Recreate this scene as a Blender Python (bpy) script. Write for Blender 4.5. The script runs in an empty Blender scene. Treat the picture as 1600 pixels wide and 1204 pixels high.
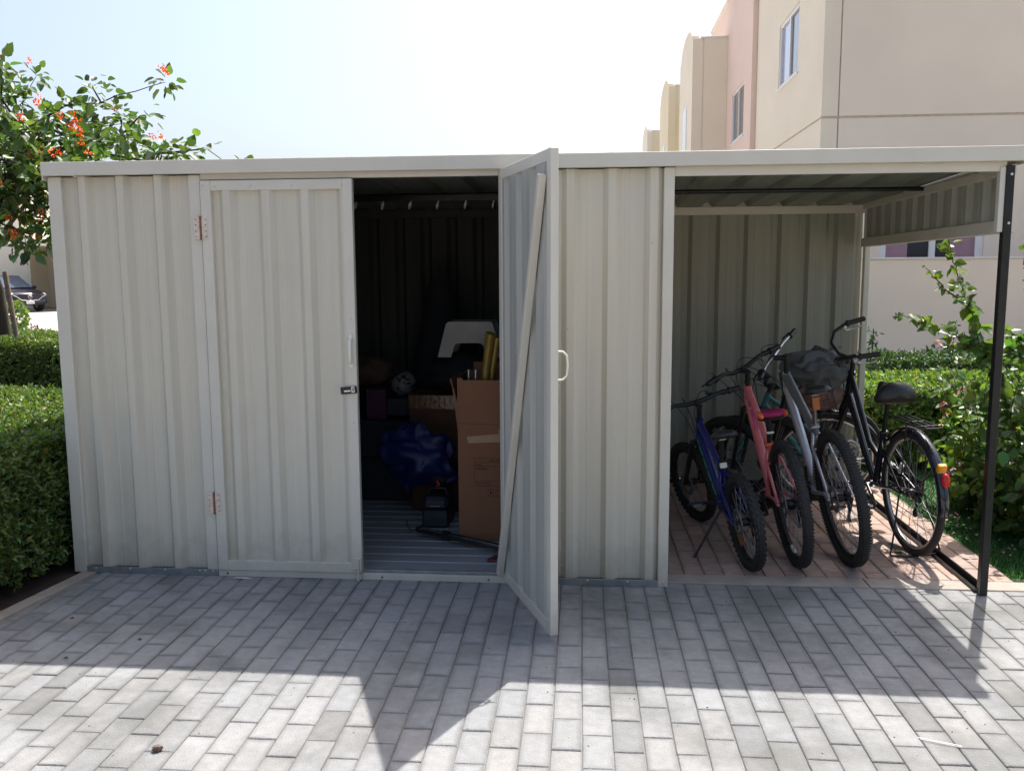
import bpy, math, random
import numpy as np
from mathutils import Vector, Matrix, noise
random.seed(7); rng = np.random.default_rng(7)
R = math.radians; PI = math.pi
C = bpy.context.scene.collection
sc = bpy.context.scene

# ------------------------------------------------------------------ camera, sky, sun, exposure
cam_d = bpy.data.cameras.new('camera'); cam = bpy.data.objects.new('camera', cam_d); C.objects.link(cam)
cam_d.sensor_width = 36; cam_d.lens = 36*1358.9/1600; cam_d.clip_end = 2000; cam_d.clip_start = 0.05
r_ = Vector((0.99614495, 0.08756826, -0.00520081)); u_ = Vector((-0.00591963, 0.1262548, 0.99198018)); f_ = Vector((-0.0875226, 0.98812526, -0.12628645))
cam.matrix_world = Matrix.Translation((0, -4.2437, 1.5528)) @ Matrix((r_, u_, -f_)).transposed().to_4x4()
sc.camera = cam
SUN = Vector((0.494, 1.046, 2.12)).normalized()
el = math.asin(SUN.z); az = math.atan2(SUN.x, SUN.y)
w = bpy.data.worlds.new('World'); sc.world = w; w.use_nodes = True
nt = w.node_tree; bg = nt.nodes['Background']
sky = nt.nodes.new('ShaderNodeTexSky'); sky.sky_type = 'NISHITA'; sky.sun_disc = False
sky.sun_elevation = el; sky.sun_rotation = az; sky.dust_density = 5.0; sky.air_density = 1.0; sky.ozone_density = 1.5
nt.links.new(sky.outputs[0], bg.inputs[0]); bg.inputs[1].default_value = 0.105
sd = bpy.data.lights.new('sun', 'SUN'); sd.energy = 3.1; sd.angle = R(0.5); sd.color = (1, .97, .93)
so = bpy.data.objects.new('sun', sd); C.objects.link(so); so.rotation_euler = SUN.to_track_quat('Z', 'Y').to_euler(); so.location = (5, 10, 20)
sc.view_settings.view_transform = 'Standard'; sc.view_settings.look = 'None'; sc.view_settings.gamma = 1
sc.view_settings.exposure = 1.26
sc.cycles.max_bounces = 8; sc.cycles.diffuse_bounces = 5; sc.cycles.use_denoising = True

# ------------------------------------------------------------------ materials
def node(nt, t, **k):
    n = nt.nodes.new(t)
    for a, b in k.items():
        if a in n.inputs: n.inputs[a].default_value = b
        else: setattr(n, a, b)
    return n
def mat(name, col, rough=.6, metal=0, var=.12, scale=8, bump=0, bscale=60, attr=False, coat=0, stretch=None, col2=None, stain=None, spec=.5, dust=0):
    m = bpy.data.materials.new(name); m.use_nodes = True; nt = m.node_tree; b = nt.nodes['Principled BSDF']
    L = nt.links
    b.inputs['Roughness'].default_value = rough; b.inputs['Metallic'].default_value = metal; b.inputs['Coat Weight'].default_value = coat
    b.inputs['Specular IOR Level'].default_value = spec
    tc = node(nt, 'ShaderNodeTexCoord'); src = tc.outputs['Object']
    if stretch:
        mp = node(nt, 'ShaderNodeMapping'); mp.inputs['Scale'].default_value = stretch; L.new(src, mp.inputs[0]); src = mp.outputs[0]
    nz = node(nt, 'ShaderNodeTexNoise', Scale=scale, Detail=5); L.new(src, nz.inputs['Vector'])
    mr = node(nt, 'ShaderNodeMapRange'); mr.inputs[1].default_value = .3; mr.inputs[2].default_value = .7
    L.new(nz.outputs[0], mr.inputs[0])
    mix = node(nt, 'ShaderNodeMix', data_type='RGBA')
    c2 = col2 or tuple(max(0, c*(1-var)) for c in col); c1 = col if col2 else tuple(min(1, c*(1+var*.5)) for c in col)
    mix.inputs[6].default_value = (*c1, 1); mix.inputs[7].default_value = (*c2, 1)
    L.new(mr.outputs[0], mix.inputs[0]); out = mix.outputs[2]
    if attr:
        a = node(nt, 'ShaderNodeAttribute', attribute_name='Col')
        mu = node(nt, 'ShaderNodeMix', data_type='RGBA', blend_type='MULTIPLY'); mu.inputs[0].default_value = 1
        L.new(out, mu.inputs[6]); L.new(a.outputs[0], mu.inputs[7]); out = mu.outputs[2]
    if stain:
        sc_, lo, hi, scol, amt = stain
        n2 = node(nt, 'ShaderNodeTexNoise', Scale=sc_, Detail=6, Roughness=.6); L.new(tc.outputs['Object'], n2.inputs['Vector'])
        m2 = node(nt, 'ShaderNodeMapRange'); m2.inputs[1].default_value = lo; m2.inputs[2].default_value = hi; m2.inputs[4].default_value = amt
        L.new(n2.outputs[0], m2.inputs[0])
        mu = node(nt, 'ShaderNodeMix', data_type='RGBA'); L.new(m2.outputs[0], mu.inputs[0]); L.new(out, mu.inputs[6]); mu.inputs[7].default_value = (*scol, 1); out = mu.outputs[2]
    if dust:
        sx = node(nt, 'ShaderNodeSeparateXYZ'); L.new(tc.outputs['Object'], sx.inputs[0])
        n4 = node(nt, 'ShaderNodeTexNoise', Scale=11, Detail=6, Roughness=.7); L.new(tc.outputs['Object'], n4.inputs['Vector'])
        ad = node(nt, 'ShaderNodeMath', operation='MULTIPLY_ADD'); ad.inputs[1].default_value = .5; L.new(n4.outputs[0], ad.inputs[0]); L.new(sx.outputs[2], ad.inputs[2])
        m4 = node(nt, 'ShaderNodeMapRange'); m4.inputs[1].default_value = .50; m4.inputs[2].default_value = .27; m4.inputs[4].default_value = dust; L.new(ad.outputs[0], m4.inputs[0])
        mu = node(nt, 'ShaderNodeMix', data_type='RGBA'); L.new(m4.outputs[0], mu.inputs[0]); L.new(out, mu.inputs[6]); mu.inputs[7].default_value = (.34, .28, .21, 1); out = mu.outputs[2]
    L.new(out, b.inputs['Base Color'])
    if bump:
        n3 = node(nt, 'ShaderNodeTexNoise', Scale=bscale, Detail=6); L.new(src, n3.inputs['Vector'])
        bp = node(nt, 'ShaderNodeBump', Strength=bump, Distance=.01); L.new(n3.outputs[0], bp.inputs['Height']); L.new(bp.outputs[0], b.inputs['Normal'])
    return m
def leafmat(name, col, trans=.45, rough=.45):
    m = bpy.data.materials.new(name); m.use_nodes = True; nt = m.node_tree; b = nt.nodes['Principled BSDF']; L = nt.links
    out = nt.nodes['Material Output']
    a = node(nt, 'ShaderNodeAttribute', attribute_name='Col')
    mu = node(nt, 'ShaderNodeMix', data_type='RGBA', blend_type='MULTIPLY'); mu.inputs[0].default_value = 1
    mu.inputs[6].default_value = (*col, 1); L.new(a.outputs[0], mu.inputs[7]); L.new(mu.outputs[2], b.inputs['Base Color'])
    b.inputs['Roughness'].default_value = rough
    t = node(nt, 'ShaderNodeBsdfTranslucent')
    m2 = node(nt, 'ShaderNodeMix', data_type='RGBA', blend_type='MULTIPLY'); m2.inputs[0].default_value = 1
    L.new(mu.outputs[2], m2.inputs[6]); m2.inputs[7].default_value = (1.6, 1.65, .6, 1); L.new(m2.outputs[2], t.inputs[0])
    ms = node(nt, 'ShaderNodeMixShader'); ms.inputs[0].default_value = trans
    L.new(b.outputs[0], ms.inputs[1]); L.new(t.outputs[0], ms.inputs[2]); L.new(ms.outputs[0], out.inputs[0])
    return m
M = {}
M['paint'] = mat('shed_paint', (.625, .58, .475), .34, 0, .07, 2.2, .35, 1.5, stretch=(9, 9, .35), stain=(3, .55, .8, (.50, .475, .385), .35), dust=.45)
M['trim'] = mat('trim_paint', (.65, .61, .52), .36, 0, .05, 5, .03, 14, stain=(7, .62, .8, (.52, .49, .41), .3), dust=.35)
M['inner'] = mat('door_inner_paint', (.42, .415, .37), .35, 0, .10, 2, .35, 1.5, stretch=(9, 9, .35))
M['shadedback'] = mat('shaded_sheet_back', (.32, .315, .26), .55, 0, .12, 2, .05, 9, stretch=(9, 9, .35))  # inner face of the carport sheets, shade put into the colour
M['shadedback2'] = mat('shaded_panel_back', (.38, .385, .33), .5, 0, .12, 2, .05, 9, stretch=(9, 9, .35))  # inner face of the side panel, milder shade put into the colour
M['shadedwall'] = mat('shaded_inner_sheet', (.06, .062, .05), .7, 0, .12, 2, .05, 9, stretch=(9, 9, .35))  # shed sheets seen from inside, interior darkness painted into the colour
M['shadedroof'] = mat('shaded_roof_underside', (.22, .24, .21), .4, .25, .15, 3, .05, 9)  # underside of the roof, ceiling shade put into the colour
M['galv'] = mat('galvanised_steel', (.30, .32, .32), .45, .6, .25, 20)
M['floorsheet'] = mat('steel_floor', (.36, .38, .39), .38, .2, .12, 4, .03, 20, stain=(5, .5, .75, (.28, .28, .27), .4))
M['blacksteel'] = mat('black_steel', (.012, .012, .013), .35, .2, .3, 30)
M['hinge'] = mat('hinge_steel', (.74, .63, .53), .45, .2, .2, 60)
M['rust'] = mat('rust', (.25, .12, .06), .8, 0, .4, 80)
M['screw'] = mat('screw_zinc', (.65, .65, .62), .35, .8, .1, 60)
M['stool'] = mat('cream_plastic', (.38, .36, .30), .5)
M['white'] = mat('white_plastic', (.80, .78, .72), .4, 0, .04, 10)
M['cream'] = mat('cream_handle', (.80, .77, .66), .35, 0, .04, 20)
M['black'] = mat('black_plastic', (.015, .015, .016), .45, 0, .2, 30)
M['rubber'] = mat('tyre_rubber', (.022, .021, .020), .75, 0, .3, 60, .2, 200)
M['rubberdust'] = mat('dusty_tyre_rubber', (.035, .032, .028), .85, 0, .35, 40, .2, 200)
M['chrome'] = mat('brushed_steel', (.62, .62, .62), .28, .95, .1, 40)
M['alloy'] = mat('dull_alloy', (.32, .32, .33), .35, .9, .15, 40)
M['darkalloy'] = mat('dark_alloy_rim', (.03, .03, .032), .4, .6, .2, 40)
M['blue'] = mat('blue_bike_paint', (.006, .014, .17), .28, .2, .1, 10, coat=.6)
M['green'] = mat('green_stripe', (.05, .45, .22), .4, 0, .1, 30)
M['pinkp'] = mat('coral_bike_paint', (.74, .13, .13), .32, 0, .1, 8, coat=.5, col2=(.80, .26, .28))
M['magenta'] = mat('magenta_pad', (.62, .05, .20), .5, 0, .1, 30)
M['orange'] = mat('orange_reflector', (.40, .11, .02), .3, 0, .1, 60)
M['orangep'] = mat('orange_paint', (.90, .16, .06), .3, 0, .08, 30, coat=.5)
M['amber'] = mat('amber_reflector', (.95, .42, .02), .2, 0, .1, 60)
M['red'] = mat('red_reflector', (.65, .02, .015), .2, 0, .1, 60)
M['silverp'] = mat('silver_bike_paint', (.56, .58, .62), .3, .55, .06, 10, coat=.4)
M['greyp'] = mat('grey_bike_paint', (.17, .18, .18), .4, .2, .1, 10, coat=.3)
M['navyp'] = mat('dark_navy_paint', (.010, .011, .022), .2, .2, .1, 10, coat=.7)
M['tealp'] = mat('teal_bike_paint', (.010, .17, .18), .35, .1, .1, 10, coat=.4)
M['leather'] = mat('black_saddle_vinyl', (.02, .02, .02), .42, 0, .3, 40, .15, 150)
M['greyfab'] = mat('grey_nylon', (.11, .115, .112), .7, 0, .25, 14, .25, 25)
M['brownfab'] = mat('brown_pink_fabric', (.22, .13, .11), .85, 0, .3, 14, .3, 30)
M['card'] = mat('cardboard', (.235, .105, .052), .85, 0, .10, 6, .08, 60, stretch=(1, 1, .4))
M['card2'] = mat('old_cardboard', (.09, .038, .02), .85, 0, .15, 6, .08, 60)
M['tape'] = mat('brown_tape', (.34, .19, .10), .35, 0, .1, 10)
M['clear'] = mat('glossy_tape', (.13, .065, .035), .15, 0, .2, 30, .3, 40)
M['ink'] = mat('box_ink', (.045, .015, .008), .7)
M['yellow'] = mat('yellow_plastic_sheet', (.26, .16, .025), .3, 0, .25, 12, .4, 20)
M['bluebag'] = mat('blue_tarpaulin', (.004, .011, .085), .5, 0, .3, 8, .3, 14)
M['darkcloth'] = mat('black_cloth', (.012, .013, .016), .9, 0, .3, 20, .3, 40)
M['navyplastic'] = mat('navy_plastic', (.018, .024, .035), .45, 0, .2, 20)
M['purple'] = mat('purple_board', (.07, .015, .05), .7)
M['sack'] = mat('brown_sack', (.09, .055, .035), .9, 0, .3, 12, .4, 30)
M['strap'] = mat('maroon_strap', (.13, .03, .025), .7, 0, .3, 40)
M['beige'] = mat('beige_render', (.82, .73, .60), .9, 0, .05, .7, .05, 90, stain=(.6, .55, .8, (.75, .665, .54), .35))
M['beige2'] = mat('cream_render', (.82, .75, .60), .9, 0, .05, .7, .05, 90)
M['yellowr'] = mat('pale_yellow_render', (.78, .69, .49), .9, 0, .05, .7, .05, 90)
M['pinkr'] = mat('pink_render', (.80, .63, .54), .9, 0, .05, .7, .05, 90)
M['groove'] = mat('groove_render', (.60, .52, .42), .9)
M['wallr'] = mat('boundary_render', (.88, .74, .58), .9, 0, .05, 1.2, .05, 90, stain=(1.0, .55, .8, (.82, .68, .52), .35))
M['cap'] = mat('wall_cap', (.72, .67, .58), .85, 0, .05, 3)
M['upvc'] = mat('white_window_frame', (.80, .80, .80), .35, 0, .03, 5)
M['pane'] = mat('window_glass', (.035, .04, .05), .06, 0, .1, 2, coat=.6)
M['bluepane'] = mat('window_glass_sky', (.32, .36, .50), .08, 0, .05, 2, coat=.6)  # sky reflection painted into the pane colour
M['bark'] = mat('bark', (.055, .04, .03), .9, 0, .35, 14, .6, 30, stretch=(1, 1, .3))
M['twig'] = mat('twig', (.075, .058, .03), .9, 0, .3, 20)
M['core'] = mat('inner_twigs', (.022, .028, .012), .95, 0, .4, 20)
M['stake'] = mat('weathered_stake', (.20, .145, .11), .9, 0, .3, 14, .3, 30)
M['soil'] = mat('soil', (.06, .038, .026), .95, 0, .4, 9, .8, 30)
M['far'] = mat('pale_paving', (.46, .41, .36), .9, 0, .1, 1.2, .1, 20)
M['outer'] = mat('outer_ground', (.36, .305, .245), .95, 0, .2, 1.0, .2, 20)
M['sand'] = mat('joint_sand', (.26, .245, .22), .95, 0, .35, 7, .5, 120)
M['paver'] = mat('grey_concrete_paver', (.282, .280, .272), .88, 0, .12, 26, .45, 160, attr=True, stain=(1.7, .47, .66, (.115, .115, .105), .72))
M['pinkpaver'] = mat('terracotta_paver', (.40, .285, .23), .88, 0, .16, 20, .4, 160, attr=True, stain=(2.6, .5, .75, (.35, .26, .22), .5))
M['concrete'] = mat('concrete_strip', (.36, .31, .26), .9, 0, .16, 9, .35, 110, stain=(2.5, .5, .75, (.27, .22, .175), .5))
M['turf'] = mat('turf_base', (.03, .09, .02), .9, 0, .3, 30)
M['carpaint'] = mat('dark_blue_car_paint', (.005, .007, .030), .28, .1, .1, 10, coat=.35)
M['glass'] = mat('car_glass', (.10, .14, .20), .05, 0, .1, 2, coat=.8)
M['plate'] = mat('number_plate_white', (.75, .75, .72), .4)
LF = {'hedge': leafmat('hedge_leaf', (.105, .165, .042), .34), 'hedge2': leafmat('bright_hedge_leaf', (.135, .215, .048), .38),
      'cordia': leafmat('cordia_leaf', (.080, .140, .040), .34, .4), 'boug': leafmat('bougainvillea_leaf', (.095, .165, .038), .40, .36),
      'dark': leafmat('dark_hedge_leaf', (.05, .10, .03), .25), 'grass': leafmat('turf_blade', (.030, .12, .018), .25, .5)}
def petal(name, col): return leafmat(name, col, .3, .6)
PT = {'orange': petal('orange_petal', (.90, .13, .02)), 'pink': petal('pink_bract', (.62, .33, .42)), 'magenta': petal('magenta_bract', (.50, .05, .22)), 'cream': petal('cream_bract', (.62, .58, .38))}

# ------------------------------------------------------------------ mesh helpers
I4 = Matrix.Identity(4)
class MB:
    def __init__(s): s.V = []; s.F = []; s.Mi = []; s.S = []; s.Cf = []; s.VC = []; s.T = I4; s.m = 0; s.c = (1, 1, 1)
    def add(s, V, F, smooth=False, m=None, c=None):
        o = len(s.V); T = s.T
        s.V += [T @ Vector(v) for v in V]
        for f in F: s.F.append([i+o for i in f]); s.Mi.append(s.m if m is None else m); s.S.append(smooth); s.Cf.append(c or s.c)
    def box(s, c, d, rot=None, bev=0, m=None, col=None):
        hx, hy, hz = d[0]/2, d[1]/2, d[2]/2; b = min(bev, hx*.49, hy*.49, hz*.49); c = Vector(c)
        rot = rot or Matrix.Identity(3)
        if b <= 0:
            V = [c+rot@Vector((x*hx, y*hy, z*hz)) for x in (-1, 1) for y in (-1, 1) for z in (-1, 1)]
            F = [(0, 1, 3, 2), (4, 6, 7, 5), (0, 4, 5, 1), (2, 3, 7, 6), (0, 2, 6, 4), (1, 5, 7, 3)]
            return s.add(V, F, m=m, c=col)
        V = []; idx = {}
        for x in (-1, 1):
            for y in (-1, 1):
                for z in (-1, 1):
                    for k in range(3):
                        p = [x*(hx-b), y*(hy-b), z*(hz-b)]; p[k] = (x*hx, y*hy, z*hz)[k]
                        idx[(x, y, z, k)] = len(V); V.append(c+rot@Vector(p))
        F = []
        for k in range(3):
            a, b2 = [(1, 2), (2, 0), (0, 1)][k]
            for sg in (-1, 1):
                q = []
                for (p, r) in ((-1, -1), (1, -1), (1, 1), (-1, 1)):
                    t = [0, 0, 0]; t[k] = sg; t[a] = p; t[b2] = r; q.append(idx[(*t, k)])
                F.append(q if sg > 0 else q[::-1])
        for k in range(3):
            a, b2 = [(1, 2), (2, 0), (0, 1)][k]
            for p in (-1, 1):
                for r in (-1, 1):
                    t0 = [0, 0, 0]; t1 = [0, 0, 0]; t0[k] = -1; t1[k] = 1
                    t0[a] = t1[a] = p; t0[b2] = t1[b2] = r
                    F.append([idx[(*t0, a)], idx[(*t1, a)], idx[(*t1, b2)], idx[(*t0, b2)]])
        for x in (-1, 1):
            for y in (-1, 1):
                for z in (-1, 1): F.append([idx[(x, y, z, k)] for k in range(3)])
        s.add(V, F, m=m, c=col)
    def bb(s, x0, x1, y0, y1, z0, z1, bev=0, m=None, col=None): s.box(((x0+x1)/2, (y0+y1)/2, (z0+z1)/2), (abs(x1-x0), abs(y1-y0), abs(z1-z0)), bev=bev, m=m, col=col)
    def bar(s, a, b, wd, th, up=(0, 0, 1), bev=0, m=None):   # rectangular bar from a to b
        a = Vector(a); b = Vector(b); d = (b-a).normalized(); sd_ = d.cross(Vector(up)).normalized(); u2 = sd_.cross(d)
        s.box((a+b)/2, ((b-a).length, wd, th), Matrix((d, sd_, u2)).transposed(), bev, m)
    def tube(s, P, r, n=8, caps=True, closed=False, m=None, flat=1.0):
        P = [Vector(p) for p in P]; k = len(P)
        rr = r if isinstance(r, (list, tuple)) else [r]*k
        V = []; prev = None
        for i in range(k):
            a = P[i-1] if (i > 0 or closed) else P[i]; b = P[(i+1) % k] if (i < k-1 or closed) else P[i]
            d = (b-a).normalized()
            if prev is None:
                t = Vector((0, 0, 1)) if abs(d.z) < .9 else Vector((0, 1, 0)); nx = d.cross(t).normalized()
            else:
                nx = (prev-d*prev.dot(d))
                nx = nx.normalized() if nx.length > 1e-6 else d.orthogonal().normalized()
            prev = nx; ny = d.cross(nx)
            for j in range(n): t = 2*PI*j/n; V.append(P[i]+(nx*math.cos(t)+ny*math.sin(t)*flat)*rr[i])
        F = []
        for i in range(k if closed else k-1):
            for j in range(n): a = i*n; b = ((i+1) % k)*n; F.append((a+j, a+(j+1) % n, b+(j+1) % n, b+j))
        s.add(V, F, True, m=m)
        if caps and not closed:
            s.add(V[:n], [list(range(n))[::-1]], m=m); s.add(V[-n:], [list(range(n))], m=m)
    def rev(s, prof, n=32, closed=True, m=None, smooth=True):   # revolve (r, y) about the y axis
        V = []; k = len(prof)
        for i in range(n):
            t = 2*PI*i/n
            for (r, y) in prof: V.append((r*math.cos(t), y, r*math.sin(t)))
        F = []
        for i in range(n):
            for j in range(k if closed else k-1): a = i*k; b = ((i+1) % n)*k; F.append((a+j, a+(j+1) % k, b+(j+1) % k, b+j))
        s.add(V, F, smooth, m=m)
    def ball(s, c, r, n=12, m=None, sq=(1, 1, 1), nz=0, fr=3):
        V = []; c = Vector(c)
        for i in range(n+1):
            for j in range(2*n):
                a = PI*i/n; b = PI*j/n; d = Vector((math.sin(a)*math.cos(b), math.sin(a)*math.sin(b), math.cos(a)))
                q = 1+(nz*noise.noise(d*fr+c*7) if nz else 0); V.append(c+Vector((d.x*sq[0], d.y*sq[1], d.z*sq[2]))*r*q)
        F = []
        for i in range(n):
            for j in range(2*n): F.append((i*2*n+j, (i+1)*2*n+j, (i+1)*2*n+(j+1) % (2*n), i*2*n+(j+1) % (2*n)))
        s.add(V, F, True, m=m)
    def prism(s, poly, h0, h1, axis='z', m=None):   # polygon in the plane normal to axis
        def P(p, h): return {'z': (p[0], p[1], h), 'y': (p[0], h, p[1]), 'x': (h, p[0], p[1])}[axis]
        n = len(poly); V = [P(p, h0) for p in poly]+[P(p, h1) for p in poly]
        F = [list(range(n))[::-1], list(range(n, 2*n))]+[(i, (i+1) % n, n+(i+1) % n, n+i) for i in range(n)]
        s.add(V, F, m=m)
    def build(s, name, mats, parent=None, colors=False, fixn=True):
        me = bpy.data.meshes.new(name); me.from_pydata([tuple(v) for v in s.V], [], s.F)
        if not isinstance(mats, (list, tuple)): mats = [mats]
        for mm in mats: me.materials.append(mm)
        me.polygons.foreach_set('material_index', s.Mi); me.polygons.foreach_set('use_smooth', s.S)
        if colors and s.VC:
            ca = me.color_attributes.new('Col', 'FLOAT_COLOR', 'POINT'); ca.data.foreach_set('color', [x for c in s.VC for x in (*c, 1)])
        elif colors:
            ca = me.color_attributes.new('Col', 'FLOAT_COLOR', 'CORNER'); arr = []
            for f, c in zip(s.F, s.Cf): arr += [c[0], c[1], c[2], 1]*len(f)
            ca.data.foreach_set('color', arr)
        me.update(); me.validate()
        if fixn and not getattr(s, 'oriented', False):
            import bmesh
            bm = bmesh.new(); bm.from_mesh(me); bmesh.ops.recalc_face_normals(bm, faces=bm.faces); bm.to_mesh(me); bm.free()
        o = bpy.data.objects.new(name, me); C.objects.link(o)
        if parent: o.parent = parent
        return o
def tag(o, label=None, cat=None, group=None, kind=None):
    if label: o['label'] = label
    if cat: o['category'] = cat
    if group: o['group'] = group
    if kind: o['kind'] = kind
    return o
def empty(name, label, cat, loc=(0, 0, 0), rot=(0, 0, 0), group=None):
    o = bpy.data.objects.new(name, None); C.objects.link(o); o.location = loc; o.rotation_euler = rot; o.empty_display_size = .1
    return tag(o, label, cat, group)
def keep(o, parent):   # parent while the mesh is in world coordinates
    o.parent = parent; bpy.context.view_layer.update(); o.matrix_parent_inverse = parent.matrix_world.inverted(); return o
def solid(o, t=.0012, off=0, back=None):
    md = o.modifiers.new('thickness', 'SOLIDIFY'); md.thickness = t; md.offset = off
    if back: o.data.materials.append(M[back]); md.material_offset = 1; md.offset = -1
    return o

def leaves(name, P, D, N, L, ratio, m, tint, parent=None, hi=False, fold=.25, curl=.25):
    """P base points, D leaf directions, N normals, L lengths (arrays); one mesh of many leaves."""
    P = np.asarray(P, float); D = np.asarray(D, float); N = np.asarray(N, float); L = np.asarray(L, float)[:, None]; n = len(P)
    D /= np.linalg.norm(D, axis=1)[:, None]+1e-9; S = np.cross(D, N); S /= np.linalg.norm(S, axis=1)[:, None]+1e-9; N = np.cross(S, D)
    w_ = L*ratio
    if hi: spec = [(0, 0, 0), (.18, .42, .0), (.45, .5, -.02), (.78, .27, -.12), (1.0, 0, -.25), (.78, -.27, -.12), (.45, -.5, -.02), (.18, -.42, 0), (.3, 0, -.12), (.65, 0, -.18)]
    else: spec = [(0, 0, 0), (.42, .5, 0), (1.0, 0, -.12), (.42, -.5, 0), (.42, 0, -.12)]
    vs = []
    for (a, b, c) in spec:
        k = abs(b)*2
        vs.append(P + D*L*a + S*w_*b + N*L*(fold*.5*k*.6 + c*curl*2*(1-k*.5)))
    V = np.stack(vs, 1).reshape(-1, 3); k = len(spec)
    if hi: T = [(0, 1, 2, 8), (8, 2, 3, 9), (0, 8, 6, 7), (8, 9, 5, 6)]; T3 = [(9, 3, 4), (9, 4, 5)]
    else: T = [(0, 1, 2, 4), (0, 4, 2, 3)]; T3 = []
    base = (np.arange(n)*k)[:, None]
    q = (base[:, None, :]+np.array(T)[None]).reshape(-1, 4)
    t3 = (base[:, None, :]+np.array(T3)[None]).reshape(-1, 3) if T3 else np.zeros((0, 3), int)
    me = bpy.data.meshes.new(name); me.vertices.add(len(V)); me.vertices.foreach_set('co', V.astype(np.float32).ravel())
    nl = q.size+t3.size; me.loops.add(nl); li = np.concatenate([q.ravel(), t3.ravel()]); me.loops.foreach_set('vertex_index', li.astype(np.int32))
    me.polygons.add(len(q)+len(t3)); st = np.concatenate([np.arange(len(q))*4, q.size+np.arange(len(t3))*3])
    me.polygons.foreach_set('loop_start', st.astype(np.int32))
    me.update(calc_edges=True)
    me.polygons.foreach_set('use_smooth', np.ones(len(q)+len(t3), bool))
    ca = me.color_attributes.new('Col', 'FLOAT_COLOR', 'POINT')
    c = np.ones((n, k, 4)); c[:, :, :3] = np.asarray(tint)[:, None, :]; ca.data.foreach_set('color', c.astype(np.float32).ravel())
    me.materials.append(m); o = bpy.data.objects.new(name, me); C.objects.link(o)
    if parent: o.parent = parent
    return o
def rnd(n): v = rng.normal(size=(n, 3)); return v/np.linalg.norm(v, axis=1)[:, None]
def tints(n, v=.25, hue=.15):
    b = 1+rng.normal(size=n)*v; b = np.clip(b, .4, 1.9); h = rng.normal(size=n)*hue
    return np.stack([np.clip(b*(1+h), .2, 3), b, np.clip(b*(1-h*.6), .2, 2)], 1)

def hedge(name, label, boxes, z1, m, dens, lf, parent_group=None, x_side=None, top_tw=0, core='twig', cat='hedge'):
    """clipped hedge: boxes of (x0, x1, y0, y1); foliage on the faces, a dark twiggy core inside."""
    root = empty(name, label, cat, ((boxes[0][0]+boxes[0][1])/2, (boxes[0][2]+boxes[0][3])/2, 0), group=parent_group)
    P, D, N = [], [], []
    cb = MB()
    for (x0, x1, y0, y1) in boxes:
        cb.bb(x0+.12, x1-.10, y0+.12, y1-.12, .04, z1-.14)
        faces = [((x0, y0, z1), (x1-x0, 0, 0), (0, y1-y0, 0), (0, 0, 1)), ((x0, y0, 0), (x1-x0, 0, 0), (0, 0, z1), (0, -1, 0)),
                 ((x1, y0, 0), (0, y1-y0, 0), (0, 0, z1), (1, 0, 0)), ((x0, y1, 0), (x1-x0, 0, 0), (0, 0, z1), (0, 1, 0)), ((x0, y0, 0), (0, y1-y0, 0), (0, 0, z1), (-1, 0, 0))]
        for (o, a, b, nn) in faces:
            ar = np.linalg.norm(a)*np.linalg.norm(b); ns = int(ar*dens/6)
            if nn in ((0, 1, 0), (-1, 0, 0)): ns //= 4
            s_ = rng.random((ns, 2)); pts = np.array(o)+s_[:, :1]*np.array(a)+s_[:, 1:]*np.array(b)
            nn = np.array(nn, float)
            bump_ = np.array([noise.noise(Vector(p)*4.0)*.05+noise.noise(Vector(p)*11)*.025 for p in pts])
            dep = -np.abs(rng.normal(size=ns))*.035+bump_
            pts = pts+nn*dep[:, None]
            zr = pts[:, 2] > .03+rng.random(ns)*.12; pts = pts[zr]; ns = len(pts)
            # sprigs: each a shoot with six leaves
            sh = nn+rnd(ns)*.55+np.array([0, 0, .35]); sh /= np.linalg.norm(sh, axis=1)[:, None]
            for k in range(6):
                t = (k/6.0)*lf*1.6
                d = sh*.55+rnd(ns)*.75
                P.append(pts+sh*t); D.append(d); N.append(sh+rnd(ns)*.5)
    P = np.concatenate(P); D = np.concatenate(D); N = np.concatenate(N); n = len(P)
    tn = tints(n, .28, .15); dead = rng.random(n) < .012; tn[dead] = np.array([2.6, 1.1, .8]); young = rng.random(n) < .08; tn[young] *= np.array([1.5, 1.35, .9])
    o = leaves('foliage', P, D, N, lf*(.55+rng.random(n)*.95), .46, m, tn)
    keep(o, root)
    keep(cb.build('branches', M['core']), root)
    return root

# ------------------------------------------------------------------ ground
def sheet(name, poly, z, m, kind='structure'):
    b = MB(); b.add([(x, y, z) for x, y in poly], [list(range(len(poly)))]); return tag(b.build(name, m), kind=kind)
sheet('ground', [(-300, -60), (300, -60), (300, 400), (-300, 400)], -.022, M['outer'])
sheet('driveway', [(-80, 8.21), (-2.9, 8.21), (-2.9, 70), (-80, 70)], -.016, M['far'])
sheet('joint_sand', [(-2.66, 0.0), (-3.45, -6.2), (2.46, -6.2), (2.46, .19), (.36, .19), (.36, 0)], -.006, M['sand'])
sheet('soil', [(-14, -6.5), (-3.52, -6.5), (-2.70, .05), (-2.70, 8.2), (-14, 8.2)], -.012, M['soil'])
sheet('turf_base', [(2.15, .22), (2.461, .22), (2.461, -6.2), (3.6, -6.2), (3.6, 7.9), (2.15, 7.9)], -.004, M['turf'])  # front right stretch is unseen, added to cut light bounced off the ground
sheet('planting_soil', [(-2.7, 2.3), (2.149, 2.3), (2.149, 7.9), (-2.7, 7.9)], -.012, M['soil'])
def in_poly(p, poly):
    x, y = p; c = False; n = len(poly)
    for i in range(n):
        x1, y1 = poly[i]; x2, y2 = poly[(i+1) % n]
        if (y1 > y) != (y2 > y) and x < (x2-x1)*(y-y1)/(y2-y1)+x1: c = not c
    return c
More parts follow.
